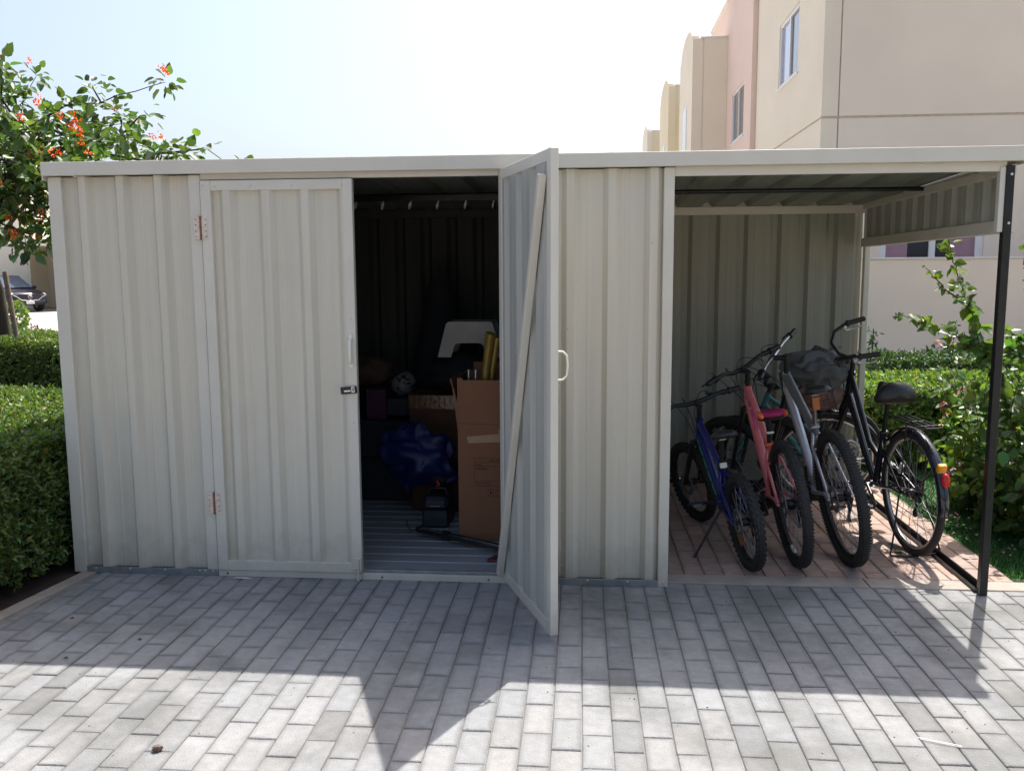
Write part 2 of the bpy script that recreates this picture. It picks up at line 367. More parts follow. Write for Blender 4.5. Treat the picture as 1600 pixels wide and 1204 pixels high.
def clip(poly, a, b, c):   # keep a*x+b*y<=c
    out = []
    for i in range(len(poly)):
        p, q = poly[i], poly[(i+1) % len(poly)]; dp = a*p[0]+b*p[1]-c; dq = a*q[0]+b*q[1]-c
        if dp <= 0: out.append(p)
        if (dp < 0) != (dq < 0) and abs(dp-dq) > 1e-9: t = dp/(dp-dq); out.append((p[0]+t*(q[0]-p[0]), p[1]+t*(q[1]-p[1])))
    return out
def pavers(name, m, x0, x1, y0, y1, ang, cx, ph, planes, palette, z=.0):
    b = MB(); ca, sa = math.cos(ang), math.sin(ang); pw, pl, g, ch = .103, .203, .0016, .003
    i0 = int((x0-cx)/pw)-3; i1 = int((x1-cx)/pw)+3; j0 = int((y0-ph)/pl)-3; j1 = int((y1-ph)/pl)+3
    for i in range(i0, i1):
        for j in range(j0, j1):
            x = cx+i*pw+random.uniform(-.0006, .0006); y = ph+j*pl+(pl/2 if i % 2 else 0)+random.uniform(-.0012, .0012)
            hw, hl = pw/2-g, pl/2-g; ra = random.gauss(0, .003)
            q = []
            for (a, c) in ((-hw, -hl), (hw, -hl), (hw, hl), (-hw, hl)):
                X, Y = x+a-c*ra, y+c+a*ra; q.append((cx+(X-cx)*ca-(Y)*sa, (X-cx)*sa+Y*ca))
            for pl_ in planes:
                if len(q) >= 3: q = clip(q, *pl_)
            if len(q) < 3: continue
            A = abs(sum(q[k][0]*q[(k+1) % len(q)][1]-q[(k+1) % len(q)][0]*q[k][1] for k in range(len(q))))/2
            if A < .0006: continue
            c = palette(q[0]); mx = sum(p[0] for p in q)/len(q); my = sum(p[1] for p in q)/len(q)
            dz = random.gauss(0, .0009); tx, ty = random.gauss(0, .006), random.gauss(0, .004)
            def Z(p): return z+dz+(p[0]-mx)*tx+(p[1]-my)*ty
            def inn(p, d):
                vx, vy = mx-p[0], my-p[1]; l = math.hypot(vx, vy); return (p[0]+math.copysign(min(d, abs(vx)*.5), vx), p[1]+math.copysign(min(d, abs(vy)*.5), vy))
            n = len(q); V = [(*p, -.02) for p in q]+[(*p, Z(p)-ch) for p in q]+[(*inn(p, ch), Z(p)) for p in q]+[(*inn(p, .021), Z(p)) for p in q]
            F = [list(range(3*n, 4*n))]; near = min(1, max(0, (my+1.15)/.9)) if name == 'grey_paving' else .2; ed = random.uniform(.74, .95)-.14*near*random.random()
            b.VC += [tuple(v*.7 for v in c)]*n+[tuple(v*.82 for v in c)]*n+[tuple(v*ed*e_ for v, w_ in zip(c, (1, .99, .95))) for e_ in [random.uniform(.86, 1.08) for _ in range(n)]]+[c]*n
            for k in range(n): k2 = (k+1) % n; F += [(k, k2, n+k2, n+k), (n+k, n+k2, 2*n+k2, 2*n+k), (2*n+k, 2*n+k2, 3*n+k2, 3*n+k)]
            b.add(V, F, c=c)
    return tag(b.build(name, m, colors=True, fixn=False), kind='structure')
def grey(p):
    v = random.gauss(1, .038); t = random.gauss(0, .010)
    if random.random() < .07: v *= random.uniform(.72, .88)
    return (v*(1+t), v, v*(1-t))
def terr(p):
    v = random.gauss(1, .08); t = random.gauss(0, .03); return (v*(1+t), v, v*(1-t))
# left border line through (-2.665, 0) and (-2.735, -.56); front faces of shed and strip clip the pattern
kx = .125
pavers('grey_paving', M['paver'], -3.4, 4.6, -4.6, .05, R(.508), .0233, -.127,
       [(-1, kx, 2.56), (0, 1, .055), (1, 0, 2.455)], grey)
pavers('carport_paving', M['pinkpaver'], .42, 2.2, .19, 2.3, R(.6), .455, .16, [(-1, 0, -.41), (1, 0, 2.145), (0, -1, -.188), (0, 1, 2.9)], terr, .004)
b = MB()
for k in range(2): x0 = .405+k*1.0; b.bb(x0, x0+.996, .06, .186, -.02, .003+.001*(k % 2), bev=.003)
tag(b.build('concrete_strip', M['concrete']), kind='structure')
b = MB()
d = Vector((-kx, -1, 0)).normalized()
for k in range(14):
    a = Vector((-2.625, .04, -.02))+d*(k*.4); q = a+d*.396; b.bar(a, q, .075, .05, bev=.004)
tag(b.build('kerb_strip', M['concrete']), kind='structure')
# a joint line of debris along the shed, tiny pebbles and dirt
# turf
n = 26000; P = np.stack([2.15+rng.random(n)**1.3*2.6, .225+rng.random(n)**1.2*3.2, np.zeros(n)-.003], 1)
D = rnd(n)*.55+np.array([0, 0, 1]); tg = leaves('grass', P, D, rnd(n), .018+rng.random(n)*.022, .09, LF['grass'], tints(n, .25, .12)); tag(tg, 'short green turf beside the carport paving', 'grass', kind='stuff')
b = MB()
for k in range(70):
    x, y = 2.16+random.random()*.9, .26+random.random()*1.3; a = random.random()*6.28; s_ = .010+random.random()*.012
    b.add([(x, y, .022), (x+s_*math.cos(a), y+s_*math.sin(a), .03), (x+1.6*s_*math.cos(a+.7), y+1.6*s_*math.sin(a+.7), .022), (x+s_*math.cos(a+1.4), y+s_*math.sin(a+1.4), .028)], [(0, 1, 2, 3)], c=(1, 1, 1))
tag(b.build('fallen_petals', PT['pink'], colors=True), 'fallen pink bracts scattered on the turf', 'petals', kind='stuff')

# ------------------------------------------------------------------ corrugated sheet
def corr(O, U, V, N, wd, ht, phase=0, pitch=.198, dep=.036, inv=False, hfun=None):
    """trapezoid sheet from origin O, ribs running along V, profile along U, ribs raised along N"""
    O, U, V, N = map(Vector, (O, U, V, N)); s = [0.0]; prof = []
    k0 = int(-phase/pitch)-2; top, sl = .036, .026
    pts = []
    for k in range(k0, k0+int(wd/pitch)+5):
        c = phase+k*pitch; pts += [(c-top/2-sl, 0), (c-top/2, 1), (c+top/2, 1), (c+top/2+sl, 0)]
        f = pitch-top-2*sl; e = c+top/2+sl; pts += [(e+f*.33, 0), (e+f*.36, .045), (e+f*.40, .045), (e+f*.43, 0)]
    def at(x):
        for (a, b_) in zip(pts, pts[1:]):
            if a[0] <= x <= b_[0]: return a[1]+(b_[1]-a[1])*(x-a[0])/max(1e-9, b_[0]-a[0])
        return 0
    xs = [0]+[p[0] for p in pts if 0 < p[0] < wd]+[wd]
    b = MB(); Vt = []; b.oriented = True; fl_ = U.cross(V).dot(N) < 0
    for x in xs:
        d_ = at(x)*dep*(-1 if inv else 1)
        h0, h1 = (0, ht) if hfun is None else hfun(x)
        Vt += [O+U*x+N*d_+V*h0, O+U*x+N*d_+V*h1]
    b.add(Vt, [((2*i, 2*i+1, 2*i+3, 2*i+2) if fl_ else (2*i, 2*i+2, 2*i+3, 2*i+1)) for i in range(len(xs)-1)])
    return b
X, Y, Z = (1, 0, 0), (0, 1, 0), (0, 0, 1)

# ------------------------------------------------------------------ the shed
shed = empty('storage_shed', 'off white corrugated metal shed with one door open and a carport bay for bicycles', 'shed', (0, 0, 0))
DP = 2.25
def sp(name, b, m, parent=None, **k): o = b.build(name, m, parent or shed, **k); return o
# front wall panels
o = sp('wall_panel', corr((-2.65, .028, .03), X, Z, (0, -1, 0), .68, 2.02, .118), M['paint']); solid(o, back='shadedwall')
o = sp('wall_panel', corr((-.42, .028, .03), X, Z, (0, -1, 0), .78, 2.02, .132, dep=.026), M['paint']); solid(o, back='shadedwall')
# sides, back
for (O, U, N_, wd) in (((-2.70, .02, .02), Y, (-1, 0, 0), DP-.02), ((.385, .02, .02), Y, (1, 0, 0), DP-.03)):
    o = sp('wall_panel', corr(O, U, Z, N_, wd, 1.99, .1, dep=.022), M['paint']); solid(o, back='shadedwall')
o = sp('wall_panel', corr((-2.70, DP, .02), X, Z, (0, 1, 0), 3.08, 1.97, .1), M['paint']); solid(o, back='shadedwall')
o = sp('wall_panel', corr((.39, DP, .02), X, Z, (0, 1, 0), .865, 1.97, .115, dep=.03), M['paint']); solid(o, back='shadedback')
o = sp('wall_panel', corr((1.252, DP+.0035, .02), X, Z, (0, 1, 0), .70, 1.97, .085, dep=.03), M['paint']); solid(o, back='shadedback')
# posts
for (x0, x1, y0, y1, mm, zt) in ((-2.712, -2.642, -.006, .06, 'trim', 2.05), (-1.981, -1.921, -.004, .05, 'trim', 2.05), (.350, .400, -.008, .05, 'trim', 2.05),
                         (-.418, -.375, .0, .05, 'trim', 2.05), (1.955, 1.995, 2.21, 2.262, 'trim', 2.0), (-2.712, -2.65, 2.2, 2.262, 'trim', 2.0)):
    b = MB(); b.bb(x0, x1, y0, y1, 0, zt, bev=.003); sp('post', b, M[mm])
b = MB(); b.bb(1.893, 1.929, -.012, .026, 0, 2.035, bev=.002)
o = sp('post', b, M['blacksteel']); o['label'] = 'thin black steel front post of the carport'
for z in (1.995, 1.775):
    b = MB(); b.T = Matrix.Translation((1.913, -.013, z)); b.rev([(0, -.005), (.006, -.004), (.007, 0), (0, .001)], 10, False); sp('bolt', b, M['screw'])
# header over doors + front fascia
b = MB(); b.bb(-1.921, -.42, .002, .03, 2.025, 2.06, bev=.002); sp('door_header', b, M['trim'])
b = MB(); b.bb(.4, 1.90, .004, .03, 2.010, 2.055, bev=.002); sp('front_beam', b, M['trim'])
b = MB()
b.bb(-2.722, 1.965, -.04, -.034, 2.052, 2.118, bev=.0015); b.bb(-2.722, 1.965, -.034, .03, 2.112, 2.118); b.bb(-2.722, 1.965, -.034, -.012, 2.052, 2.058)
b.bb(-2.722, -2.716, -.034, 2.30, 2.03, 2.118); b.bb(1.959, 1.965, -.034, 2.30, 2.04, 2.118)
b.bb(-2.722, 1.965, 2.294, 2.30, 2.0, 2.118)
sp('fascia', b, M['trim'])

# roof: ribs run front to back
o = sp('roof', corr((-2.715, -.03, 2.088), X, Vector((0, 2.33, -.055)).normalized(), Z, 4.67, 2.325, .06, pitch=.25, dep=.032), M['paint']); solid(o, back='shadedroof')
b = MB(); b.tube([(-2.7, 1.1, 2.035), (1.95, 1.1, 2.035)], .013, 8); sp('purlin', b, M['blacksteel'])
b = MB(); b.bb(.41, 1.955, 2.218, 2.246, 1.972, 2.028, bev=.002); sp('rear_beam', b, M['trim'])
b = MB(); b.bb(-2.68, .38, 2.214, 2.246, 1.972, 2.028, bev=.002); sp('rear_beam', b, M['shadedwall'])  # beam inside the shed, interior shade painted into its colour
b = MB(); b.bb(-2.68, .38, 2.2465, 2.256, 1.99, 2.075); sp('added_eaves_strip', b, M['shadedwall'])  # dark strip added to cover the bright gaps under the roof ribs
b = MB(); b.bb(1.93, 1.955, .03, 2.22, 2.00, 2.045, bev=.002); sp('side_beam', b, M['trim'])
# carport side panel under the roof
o = sp('side_panel', corr((1.945, .03, 1.75), Y, Z, (1, 0, 0), 2.2, .30, .08, dep=.03, pitch=.19), M['paint']); solid(o, back='shadedback2')
b = MB(); b.bb(1.925, 1.942, .026, 2.215, 1.735, 1.795, bev=.0015); b.bb(1.942, 1.982, .026, 2.215, 1.735, 1.739)
for k in range(9):
    b.T = Matrix.Translation((1.924, .12+k*.24, 1.765)) @ Matrix.Rotation(PI/2, 4, 'Z'); b.rev([(0, .004), (.005, .003), (.006, 0)], 8, False)
b.T = I4; sp('side_panel_rail', b, M['trim'])
b = MB(); b.bb(1.868, 1.893, -.004, .03, 1.735, 2.03, bev=.002); sp('post', b, M['trim'])
# ground rail right side
b = MB(); b.bb(1.915, 1.921, .026, 2.21, .004, .048, bev=.001); b.bb(1.887, 1.915, .026, 2.21, .004, .010); b.bb(1.887, 1.890, .026, 2.21, .01, .026); b.bb(.41, 1.9, 2.20, 2.23, .004, .03); sp('ground_rail', b, M['blacksteel'])
# base rails
def screws(b, pts, m=1, ax='y', r=.005):
    for p in pts:
        b.T = Matrix.Translation(p); b.rev([(0, -.004), (r*.8, -.0035), (r*1.2, 0), (0, 0)], 8, False, m=m)
    b.T = I4
def screw1(pts, parent, m='screw', r=.005):
    for p in pts: b = MB(); screws(b, [p], m=0, r=r); b.build('screw', M[m], parent)
b = MB(); b.bb(-2.64, -1.921, -.010, -.0055, .0, .036, bev=.001); o = sp('base_rail', b, M['galv']); screw1([(x, -.010, .026) for x in (-2.59, -2.40, -2.21, -2.02, -1.99, -1.95)], o)
b = MB(); b.bb(-.375, .35, -.013, -.0085, 0, .036, bev=.001); o = sp('base_rail', b, M['galv']); screw1([(x, -.0135, .026) for x in (-.20, .0, .2)], o)
b = MB(); b.bb(-1.919, -.377, -.010, .05, 0, .034, bev=.002); o = sp('door_sill', b, M['trim']); screw1([(x, -.0105, .016) for x in (-1.87, -1.05, -.5)], o, 'rust')
b = MB(); b.bb(-1.14, -.42, .004, .028, .0345, .050, bev=.002); sp('threshold', b, M['galv'])
# loose screws on panels
screw1([(-.13, -.002, .10), (-.13, -.002, .38), (.0, -.002, .79), (-.1, -.002, 1.29), (.3, -.002, 1.7), (.377, -.0085, .02)], shed, r=.004)
# floor: steel planks along x
b = MB(); y = .03; k = 0
while y < DP-.05:
    b.bb(-2.66, .37, y+.003, y+.115, .02, .047, bev=.003); b.bb(-2.66, .37, y+.115, y+.121, .02, .051, bev=.001); y += .121
sp('floor', b, M['floorsheet'])
# ceiling hooks along a rail
b = MB(); b.bb(-2.68, .38, .90, .92, 1.985, 2.01); sp('hook_rail', b, M['blacksteel'])
for k in range(9):
    x = -1.87+k*.164
    b = MB(); b.tube([(x, .91, 1.985), (x, .905, 1.955), (x-.004, .88, 1.937), (x-.002, .86, 1.95), (x+.004, .855, 1.967)], .0042, 6); sp('hook', b, M['white'])

# ---- doors
def door(name, wd, xf, handle_side, label, inner=False):
    """leaf built in local coordinates: x from 0 (hinge) to wd, outside faces -y; xf = matrix to world"""
    z0, z1 = .036, (2.051 if inner else 2.020)
    s = MB(); 
    c_ = corr((.0, .012, z0+.05), X, Z, (0, -1, 0), wd-.004, z1-z0-.07, .13, dep=.026)
    c_.V = [xf @ v for v in c_.V]
    body = c_.build(name, M['inner'] if inner else M['paint'], shed); solid(body, .0012); body['label'] = label
    f = MB(); f.T = xf; t = .034
    f.bb(0, .052, -.018, t-.018, z0, z1, bev=.002)
    f.bb(wd-.05, wd, -.018, t-.018, z0, z1, bev=.002)
    f.bb(.052, wd-.05, -.017, t-.019, z0, z0+.052, bev=.002); f.bb(.052, wd-.05, -.017, t-.019, z1-.05, z1, bev=.002)
    keepl = []
    f.build('door_frame', M['trim'], body)
    if inner:
        g = MB(); g.T = xf; g.bar((.045, .034, z0+.03), (wd-.055, .034, z1-.10), .030, .032, up=(0, 1, 0), bev=.002); g.build('brace', M['trim'], body)
    h = MB(); h.T = xf; hx = wd-.026 if not inner else wd-.03; zz = 1.18
    o_ = -.018
    if not inner:
        h.tube([(hx, o_-.002, zz-.062), (hx, o_-.022, zz-.055), (hx, o_-.026, zz-.03), (hx, o_-.028, zz), (hx, o_-.026, zz+.03), (hx, o_-.022, zz+.055), (hx, o_-.002, zz+.062)], .0085, 8, flat=.5)
        for sg in (-1, 1): h.box((hx, o_-.003, zz+sg*.073), (.018, .006, .022), bev=.002)
    else:
        P_ = [(hx, o_, zz-.06), (hx, o_-.03, zz-.058), (hx, o_-.047, zz-.042), (hx, o_-.052, zz), (hx, o_-.047, zz+.042), (hx, o_-.03, zz+.058), (hx, o_, zz+.06)]
        h.tube(P_, .0045, 8)
    h.build('handle', M['cream'], body)
    return body
XL = Matrix.Translation((-1.915, 0, 0))
dl = door('door', .764, XL, 1, 'closed door of cream corrugated sheet with black hasp lock')
for z in (1.79, .393):
    b = MB()
    b.bb(-1.952, -1.921, -.0215, -.005, z-.055, z+.055, bev=.001); b.bb(-1.916, -1.885, -.0215, -.0185, z-.055, z+.055, bev=.001)
    b.tube([(-1.9185, -.024, z-.058), (-1.9185, -.024, z+.058)], .0055, 8, m=1)
    screws(b, [(x, -.022, z+dz) for x in (-1.944, -1.893) for dz in (-.042, -.015, .015, .042)], m=2, r=.003)
    b.build('hinge', [M['hinge'], M['rust'], M['galv']], dl)
screw1([(-1.90, -.0185, 1.995), (-1.84, -.0185, 1.99), (-1.66, -.0185, 1.99), (-1.45, -.0185, 1.99), (-1.20, -.0185, 1.99), (-1.175, -.0185, 1.62), (-1.175, -.0185, 1.34), (-1.175, -.0185, .82), (-1.175, -.0185, .47)], dl, 'trim', r=.0035)
b = MB(); b.T = Matrix.Translation((-1.192, -.02, .985)) @ Matrix.Rotation(R(-5), 4, 'Y')
b.box((0, -.006, 0), (.082, .012, .036), bev=.005); b.box((-.006, -.0125, -.003), (.034, .003, .008), bev=.001, m=1); b.box((.024, -.014, .002), (.018, .006, .03), bev=.002, m=1); b.box((.024, -.0175, .002), (.009, .002, .020), bev=.0005, m=2)
for q in (.006, 0, -.006): b.box((.024, -.019, .002+q), (.004, .001, .003), m=1)
b.T = I4; b.build('lock', [M['black'], M['chrome'], M['darkalloy']], dl)
b = MB(); b.tube([(-1.168, -.032, .0), (-1.168, -.032, .115)], .006, 8); b.bb(-1.186, -1.152, -.028, -.0185, .05, .12, bev=.003); b.tube([(-1.168, -.035, .07), (-1.195, -.045, .066)], .004, 6); b.bb(-1.18, -1.155, -.03, -.011, .004, .03, bev=.002); b.build('bolt', M['trim'], dl)
ang = math.atan2(-.716, .282)
XO = Matrix.Translation((-.421, -.004, .0)) @ Matrix.Rotation(ang, 4, 'Z') @ Matrix.Scale(-1, 4, Y)
XO = Matrix.Translation((-.421, -.004, .0)) @ Matrix.Rotation(ang, 4, 'Z') @ Matrix.Scale(-1, 4, (0, 1, 0)) @ Matrix.Scale(1, 4, (1, 0, 0))
# direction +x local = along the open leaf; outside of the leaf must face (+.93, +.366): local -y rotated by ang gives (-.93,-.37), hence the mirror
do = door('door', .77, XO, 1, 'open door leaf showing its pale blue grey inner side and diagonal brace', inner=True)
for z in (1.79, .393):
    b = MB(); b.tube([(-.421, -.026, z-.055), (-.421, -.026, z+.055)], .005, 8); b.bb(-.419, -.39, -.0225, -.0035, z-.05, z+.05, bev=.001); b.build('hinge', M['hinge'], do)

# ------------------------------------------------------------------ things inside the shed
FZ = .051
def crumple(o, s, fr, seed=0):
    for v in o.data.vertices:
        p = v.co*fr+Vector((seed, seed*2, 0)); v.co += Vector((noise.noise(p), noise.noise(p+Vector((9, 0, 0))), noise.noise(p+Vector((0, 9, 0)))))*s
def text(name, s, size, loc, m, parent, rot=(PI/2, 0, 0), ext=.0003):
    c = bpy.data.curves.new(name, 'FONT'); c.body = s; c.size = size; c.extrude = ext; o = bpy.data.objects.new(name, c); C.objects.link(o)
    c.materials.append(m); bpy.context.view_layer.update(); me = bpy.data.meshes.new_from_object(o); bpy.data.objects.remove(o)
    o = bpy.data.objects.new(name, me); C.objects.link(o); o.rotation_euler = rot; return o
# tall printed carton
cx0, cx1, cy0, cy1, cz1 = -.728, -.31, .515, .93, .985
box = empty('cardboard_box', 'tall open brown moving carton with printed address panel and torn tape', 'cardboard box', (cx0, cy0, FZ))
def kb(b, name, m, parent): o = b.build(name, m); return keep(o, parent)
b = MB(); th = .006; z0 = FZ
b.bb(cx0, cx1, cy0, cy0+th, z0, cz1-.26, bev=.002); b.bb(cx0, cx1, cy1-th, cy1, z0, cz1, bev=.002); b.bb(cx0, cx0+th, cy0+th, cy1-th, z0, cz1); b.bb(cx1-th, cx1, cy0+th, cy1-th, z0, cz1)
b.bb(cx0+th, cx1-th, cy0+th, cy1-th, z0, z0+.006)
bx = kb(b, 'carton_body', M['card'], box)
b = MB(); b.bb(cx0+.002, cx1, cy0-.002, cy0+.004, cz1-.259, cz1-.012, bev=.001); b.bb(cx0, cx0+.03, cy0-.003, cy0+.004, cz1-.2, cz1); kb(b, 'flap', M['card'], box)
b = MB(); b.prism([(cx0-.002, cz1-.30), (cx0-.03, cz1-.05), (cx0-.045, cz1-.01), (cx0-.037, cz1-.005), (cx0+.0, cz1-.15)], cy0+.01, cy1-.02, 'y'); kb(b, 'flap', M['card'], box)
b = MB(); b.bar((cx0+.04, cy1-.01, cz1+.02), (cx1, cy1-.01, cz1+.02), .005, .06, bev=.001); kb(b, 'flap', M['card'], box)
b = MB(); b.prism([(cx0+.05, .655), (cx0+.23, .672), (cx0+.23, .70), (cx0+.4, .705), (cx0+.4, .66), (cx0+.24, .625), (cx0+.06, .618)], cy0-.0035, cy0-.0025, 'y'); kb(b, 'tape', M['tape'], box)
b = MB(); yy = cy0-.0018
def fr(x0, x1, z0, z1, t=.0018):
    b.bb(x0, x1, yy, yy+.001, z0, z0+t); b.bb(x0, x1, yy, yy+.001, z1-t, z1); b.bb(x0, x0+t, yy, yy+.001, z0+t, z1-t); b.bb(x1-t, x1, yy, yy+.001, z0+t, z1-t)
px = cx0+.092; fr(px, px+.27, .372, .532)
for z in (.508, .485, .402): b.bb(px+.002, px+.268, yy, yy+.001, z, z+.0015)
fr(px+.075, px+.108, .316, .353); fr(px+.12, px+.153, .316, .353); fr(px+.165, px+.198, .316, .353)
b.prism([(px+.083, .328), (px+.1, .328), (px+.0915, .345)], yy, yy+.001, 'y')
pr = kb(b, 'print_panel', M['ink'], bx)
for (s, dx, z, sz) in (('Library Mo', .085, .514, .016), ('From:', .008, .491, .015), ('Destination:', .008, .468, .015), ('Box Number:', .010, .385, .015)):
    t_ = text('printed_text', s, sz, (0, 0, 0), M['ink'], None); t_.location = (px+dx, yy-.0003, z); keep(t_, bx)
# rolls and tubes in the carton
b = MB(); P_ = [(-.60, .60, .30), (-.575, .61, 1.02), (-.545, .615, 1.22)]
b.tube(P_, [.02, .026, .030], 12, caps=False); b.tube([(-.585, .62, .6), (-.535, .63, 1.05), (-.515, .63, 1.20)], [.014, .018, .024], 10); b.tube([(-.545, .615, 1.218), (-.54, .617, 1.23)], [.030, .012], 12)
o = b.build('sheet_roll', M['yellow']); crumple(o, .010, 22); tag(o, 'rolled yellow plastic sheet sticking up out of the tall carton', 'roll')
for i, (x, lab) in enumerate(((-.675, 'left of two short grey metal tube ends in the tall carton'), (-.635, 'right of two short grey metal tube ends in the tall carton, beside the yellow roll'))):
    b = MB(); b.tube([(x, .58, .62), (x+.004, .58, 1.025)], .0095, 12, caps=False); b.tube([(x+.004, .58, 1.015), (x+.004, .58, 1.024)], .0075, 12); tag(b.build('metal_tube', M['alloy']), lab, 'metal tube', group='tube ends standing in the tall carton')
# second carton behind
box2 = empty('cardboard_box', 'sealed dark brown carton standing behind the blue bag', 'cardboard box', (-.95, 1.3, FZ))
b = MB(); b.bb(-1.15, -.74, 1.2, 1.55, .34, .79, bev=.006); kb(b, 'carton_body', M['card2'], box2)
b = MB(); b.bb(-1.151, -.739, 1.1975, 1.3, .70, .7925, bev=.003); b.bb(-1.0, -.74, 1.1965, 1.1995, .50, .56, bev=.001); o = kb(b, 'tape', M['clear'], box2)
b = MB(); b.bb(-1.13, -.76, 1.15, 1.52, FZ, .338, bev=.006); tag(b.build('cardboard_box', M['card2']), 'low brown carton under the sealed dark carton, mostly hidden by the toolbox', 'cardboard box')
# white folding stool on top: front panel with a cut-out, splayed side panels
st = empty('step_stool', 'pale cream plastic step stool with a notched panel standing on dark bags', 'stool', (-.8, 1.35, 1.035))
def lerp(a, b_, t): return a+(b_-a)*t
b = MB(); b.prism([(-.955, 1.035), (-.90, 1.245), (-.885, 1.26), (-.615, 1.26), (-.60, 1.245), (-.545, 1.035), (-.64, 1.035), (-.665, 1.11), (-.68, 1.125), (-.83, 1.125), (-.845, 1.11), (-.87, 1.035)], 1.20, 1.215, 'y')
kb(b, 'front_panel', M['stool'], st)
b = MB(); b.prism([(-.955, 1.035), (-.90, 1.245), (-.885, 1.26), (-.615, 1.26), (-.60, 1.245), (-.545, 1.035), (-.64, 1.035), (-.665, 1.11), (-.68, 1.125), (-.83, 1.125), (-.845, 1.11), (-.87, 1.035)], 1.45, 1.465, 'y')
kb(b, 'rear_panel', M['stool'], st)
b = MB(); b.bb(-.885, -.615, 1.217, 1.448, 1.245, 1.259, bev=.003); kb(b, 'top', M['stool'], st)
# dark piles
b = MB(); b.ball((-.82, 1.4, .92), .2, 14, sq=(1.15, .9, .62), nz=.25); o = b.build('black_bag', M['darkcloth']); tag(o, 'slumped black bag on the sealed carton, under the cream stool', 'bag')
b = MB(); b.tube([(-1.10, 1.75, .06), (-1.09, 1.74, .5), (-1.06, 1.73, 1.0), (-1.03, 1.73, 1.3), (-1.02, 1.72, 1.44), (-1.03, 1.70, 1.52)], [.14, .15, .14, .115, .10, .05], 18); o = b.build('golf_bag', M['darkcloth']); crumple(o, .03, 6); tag(o, 'tall black padded bag standing against the rear wall', 'bag')
b = MB(); b.ball((-1.245, 1.5, .83), .087, 20); o = b.build('ball', M['white'])
# dark swirl panels on the ball
bm_ = mat('ball_pattern', (.16, .155, .15), .4, 0, .1, 5)
o.data.materials.clear(); o.data.materials.append(bm_); o.data.materials.append(M['black'])
for p in o.data.polygons:
    d_ = (p.center-Vector((-1.245, 1.5, .83))).normalized(); a = math.atan2(d_.z, d_.x)
    if abs(math.sin(a*1.5+d_.z*3+1.0)) < .22 or abs(d_.z*.8+d_.x*.5-.38+.2*math.sin(4*a)) < .10: p.material_index = 1
tag(o, 'pale football with black swirls on top of the stacked boxes', 'ball')
b = MB(); b.bb(-1.34, -1.13, 1.40, 1.62, .62, .742, bev=.006); tag(b.build('storage_box', M['navyplastic']), 'small black box under the football', 'box')
b = MB(); b.bb(-1.48, -1.345, 1.40, 1.60, .60, .80, bev=.004); tag(b.build('storage_box', M['purple']), 'dark purple square box left of the football', 'box')
b = MB(); b.bb(-1.62, -1.13, 1.36, 1.8, .345, .598, bev=.008); b.bb(-1.63, -1.12, 1.35, 1.81, .56, .597, bev=.004); tag(b.build('storage_box', M['navyplastic']), 'dark lidded storage box under the purple box', 'storage box')
b = MB(); b.bb(-1.64, -1.16, 1.36, 1.8, FZ, .343, bev=.01); tag(b.build('storage_box', M['navyplastic']), 'lowest dark storage box standing on the shed floor at the left', 'storage box')
b = MB(); b.ball((-1.50, 1.62, .90), .13, 12, sq=(1.2, 1, .8), nz=.3); o = b.build('cloth_bundle', M['sack']); tag(o, 'brown cloth bundle on the purple box near the closed door', 'bundle')
# blue bag
b = MB(); n = 18
pts = [(-1.29, .52), (-1.22, .60), (-1.10, .63), (-1.02, .59), (-.90, .50), (-.83, .44), (-.86, .36), (-.95, .28), (-1.04, .225), (-1.12, .27), (-1.20, .36)]
b.ball((-1.05, .98, .42), .2, 40, sq=(1.15, .55, .95), nz=.35, fr=2.2)
o = b.build('blue_bag', M['bluebag']); crumple(o, .06, 7, 3); crumple(o, .014, 16, 5); tag(o, 'crumpled glossy blue tarpaulin bag leaning on the brown cartons', 'bag')
for v in o.data.vertices: v.co.x += (v.co.z-.42)*-.25
# toolbox
tb = empty('toolbox', 'small dark navy toolbox with grey handle strip on the shed floor', 'toolbox', (-.91, .83, FZ))
b = MB(); b.bb(-.99, -.83, .76, .98, FZ, .155, bev=.012); kb(b, 'base', M['navyplastic'], tb)
b = MB(); b.bb(-.985, -.835, .765, .975, .157, .235, bev=.02); kb(b, 'lid', M['navyplastic'], tb)
b = MB(); b.box((-.91, .757, .185), (.06, .006, .006), bev=.002); kb(b, 'latch', M['alloy'], tb)
b = MB(); b.tube([(-.965, .87, .235), (-.96, .87, .268), (-.86, .87, .268), (-.855, .87, .235)], .008, 8); kb(b, 'handle', M['black'], tb)
b = MB(); b.ball((-.915, .95, .30), .05, 10, sq=(1, 1, .8), nz=.3); b.tube([(-.93, .90, .26), (-.905, .895, .285), (-.92, .9, .305)], .008, 6, m=1); o = b.build('cloth_bundle', [M['darkcloth'], M['red']]); tag(o, 'black cloth with a red tag on top of the toolbox', 'cloth')
# folded tripod on the floor
tp = empty('folded_tripod', 'folded black and silver tripod lying across the shed floor', 'tripod', (-.98, .72, FZ))
A0 = Vector((-.965, .60, .085)); A1 = Vector((-.42, .285, .085)); dd = (A1-A0).normalized(); sd2 = dd.cross(Vector(Z))
for (k, mm) in ((-.016, 'black'), (.0, 'chrome'), (.016, 'black')):
    b = MB(); o0 = A0+sd2*k*1.2+Vector((0, 0, .012 if k == 0 else 0)); b.tube([o0, A0+dd*.22+sd2*k*1.3, A1+sd2*k*1.6], [.011, .012, .009], 8); kb(b, 'leg', M[mm], tp)
b = MB(); b.tube([A0+dd*.17, A0+dd*.21], .026, 10); kb(b, 'collar', M['black'], tp)
b = MB(); b.ball(A0+Vector((.0, 0, .005)), .028, 8, sq=(1.2, 1, .7)); b.tube([A0, A0+Vector((-.07, .02, -.01)), A0+Vector((-.09, .03, .03)), A0+Vector((-.085, .03, .05))], .004, 6); kb(b, 'tripod_head', M['black'], tp)
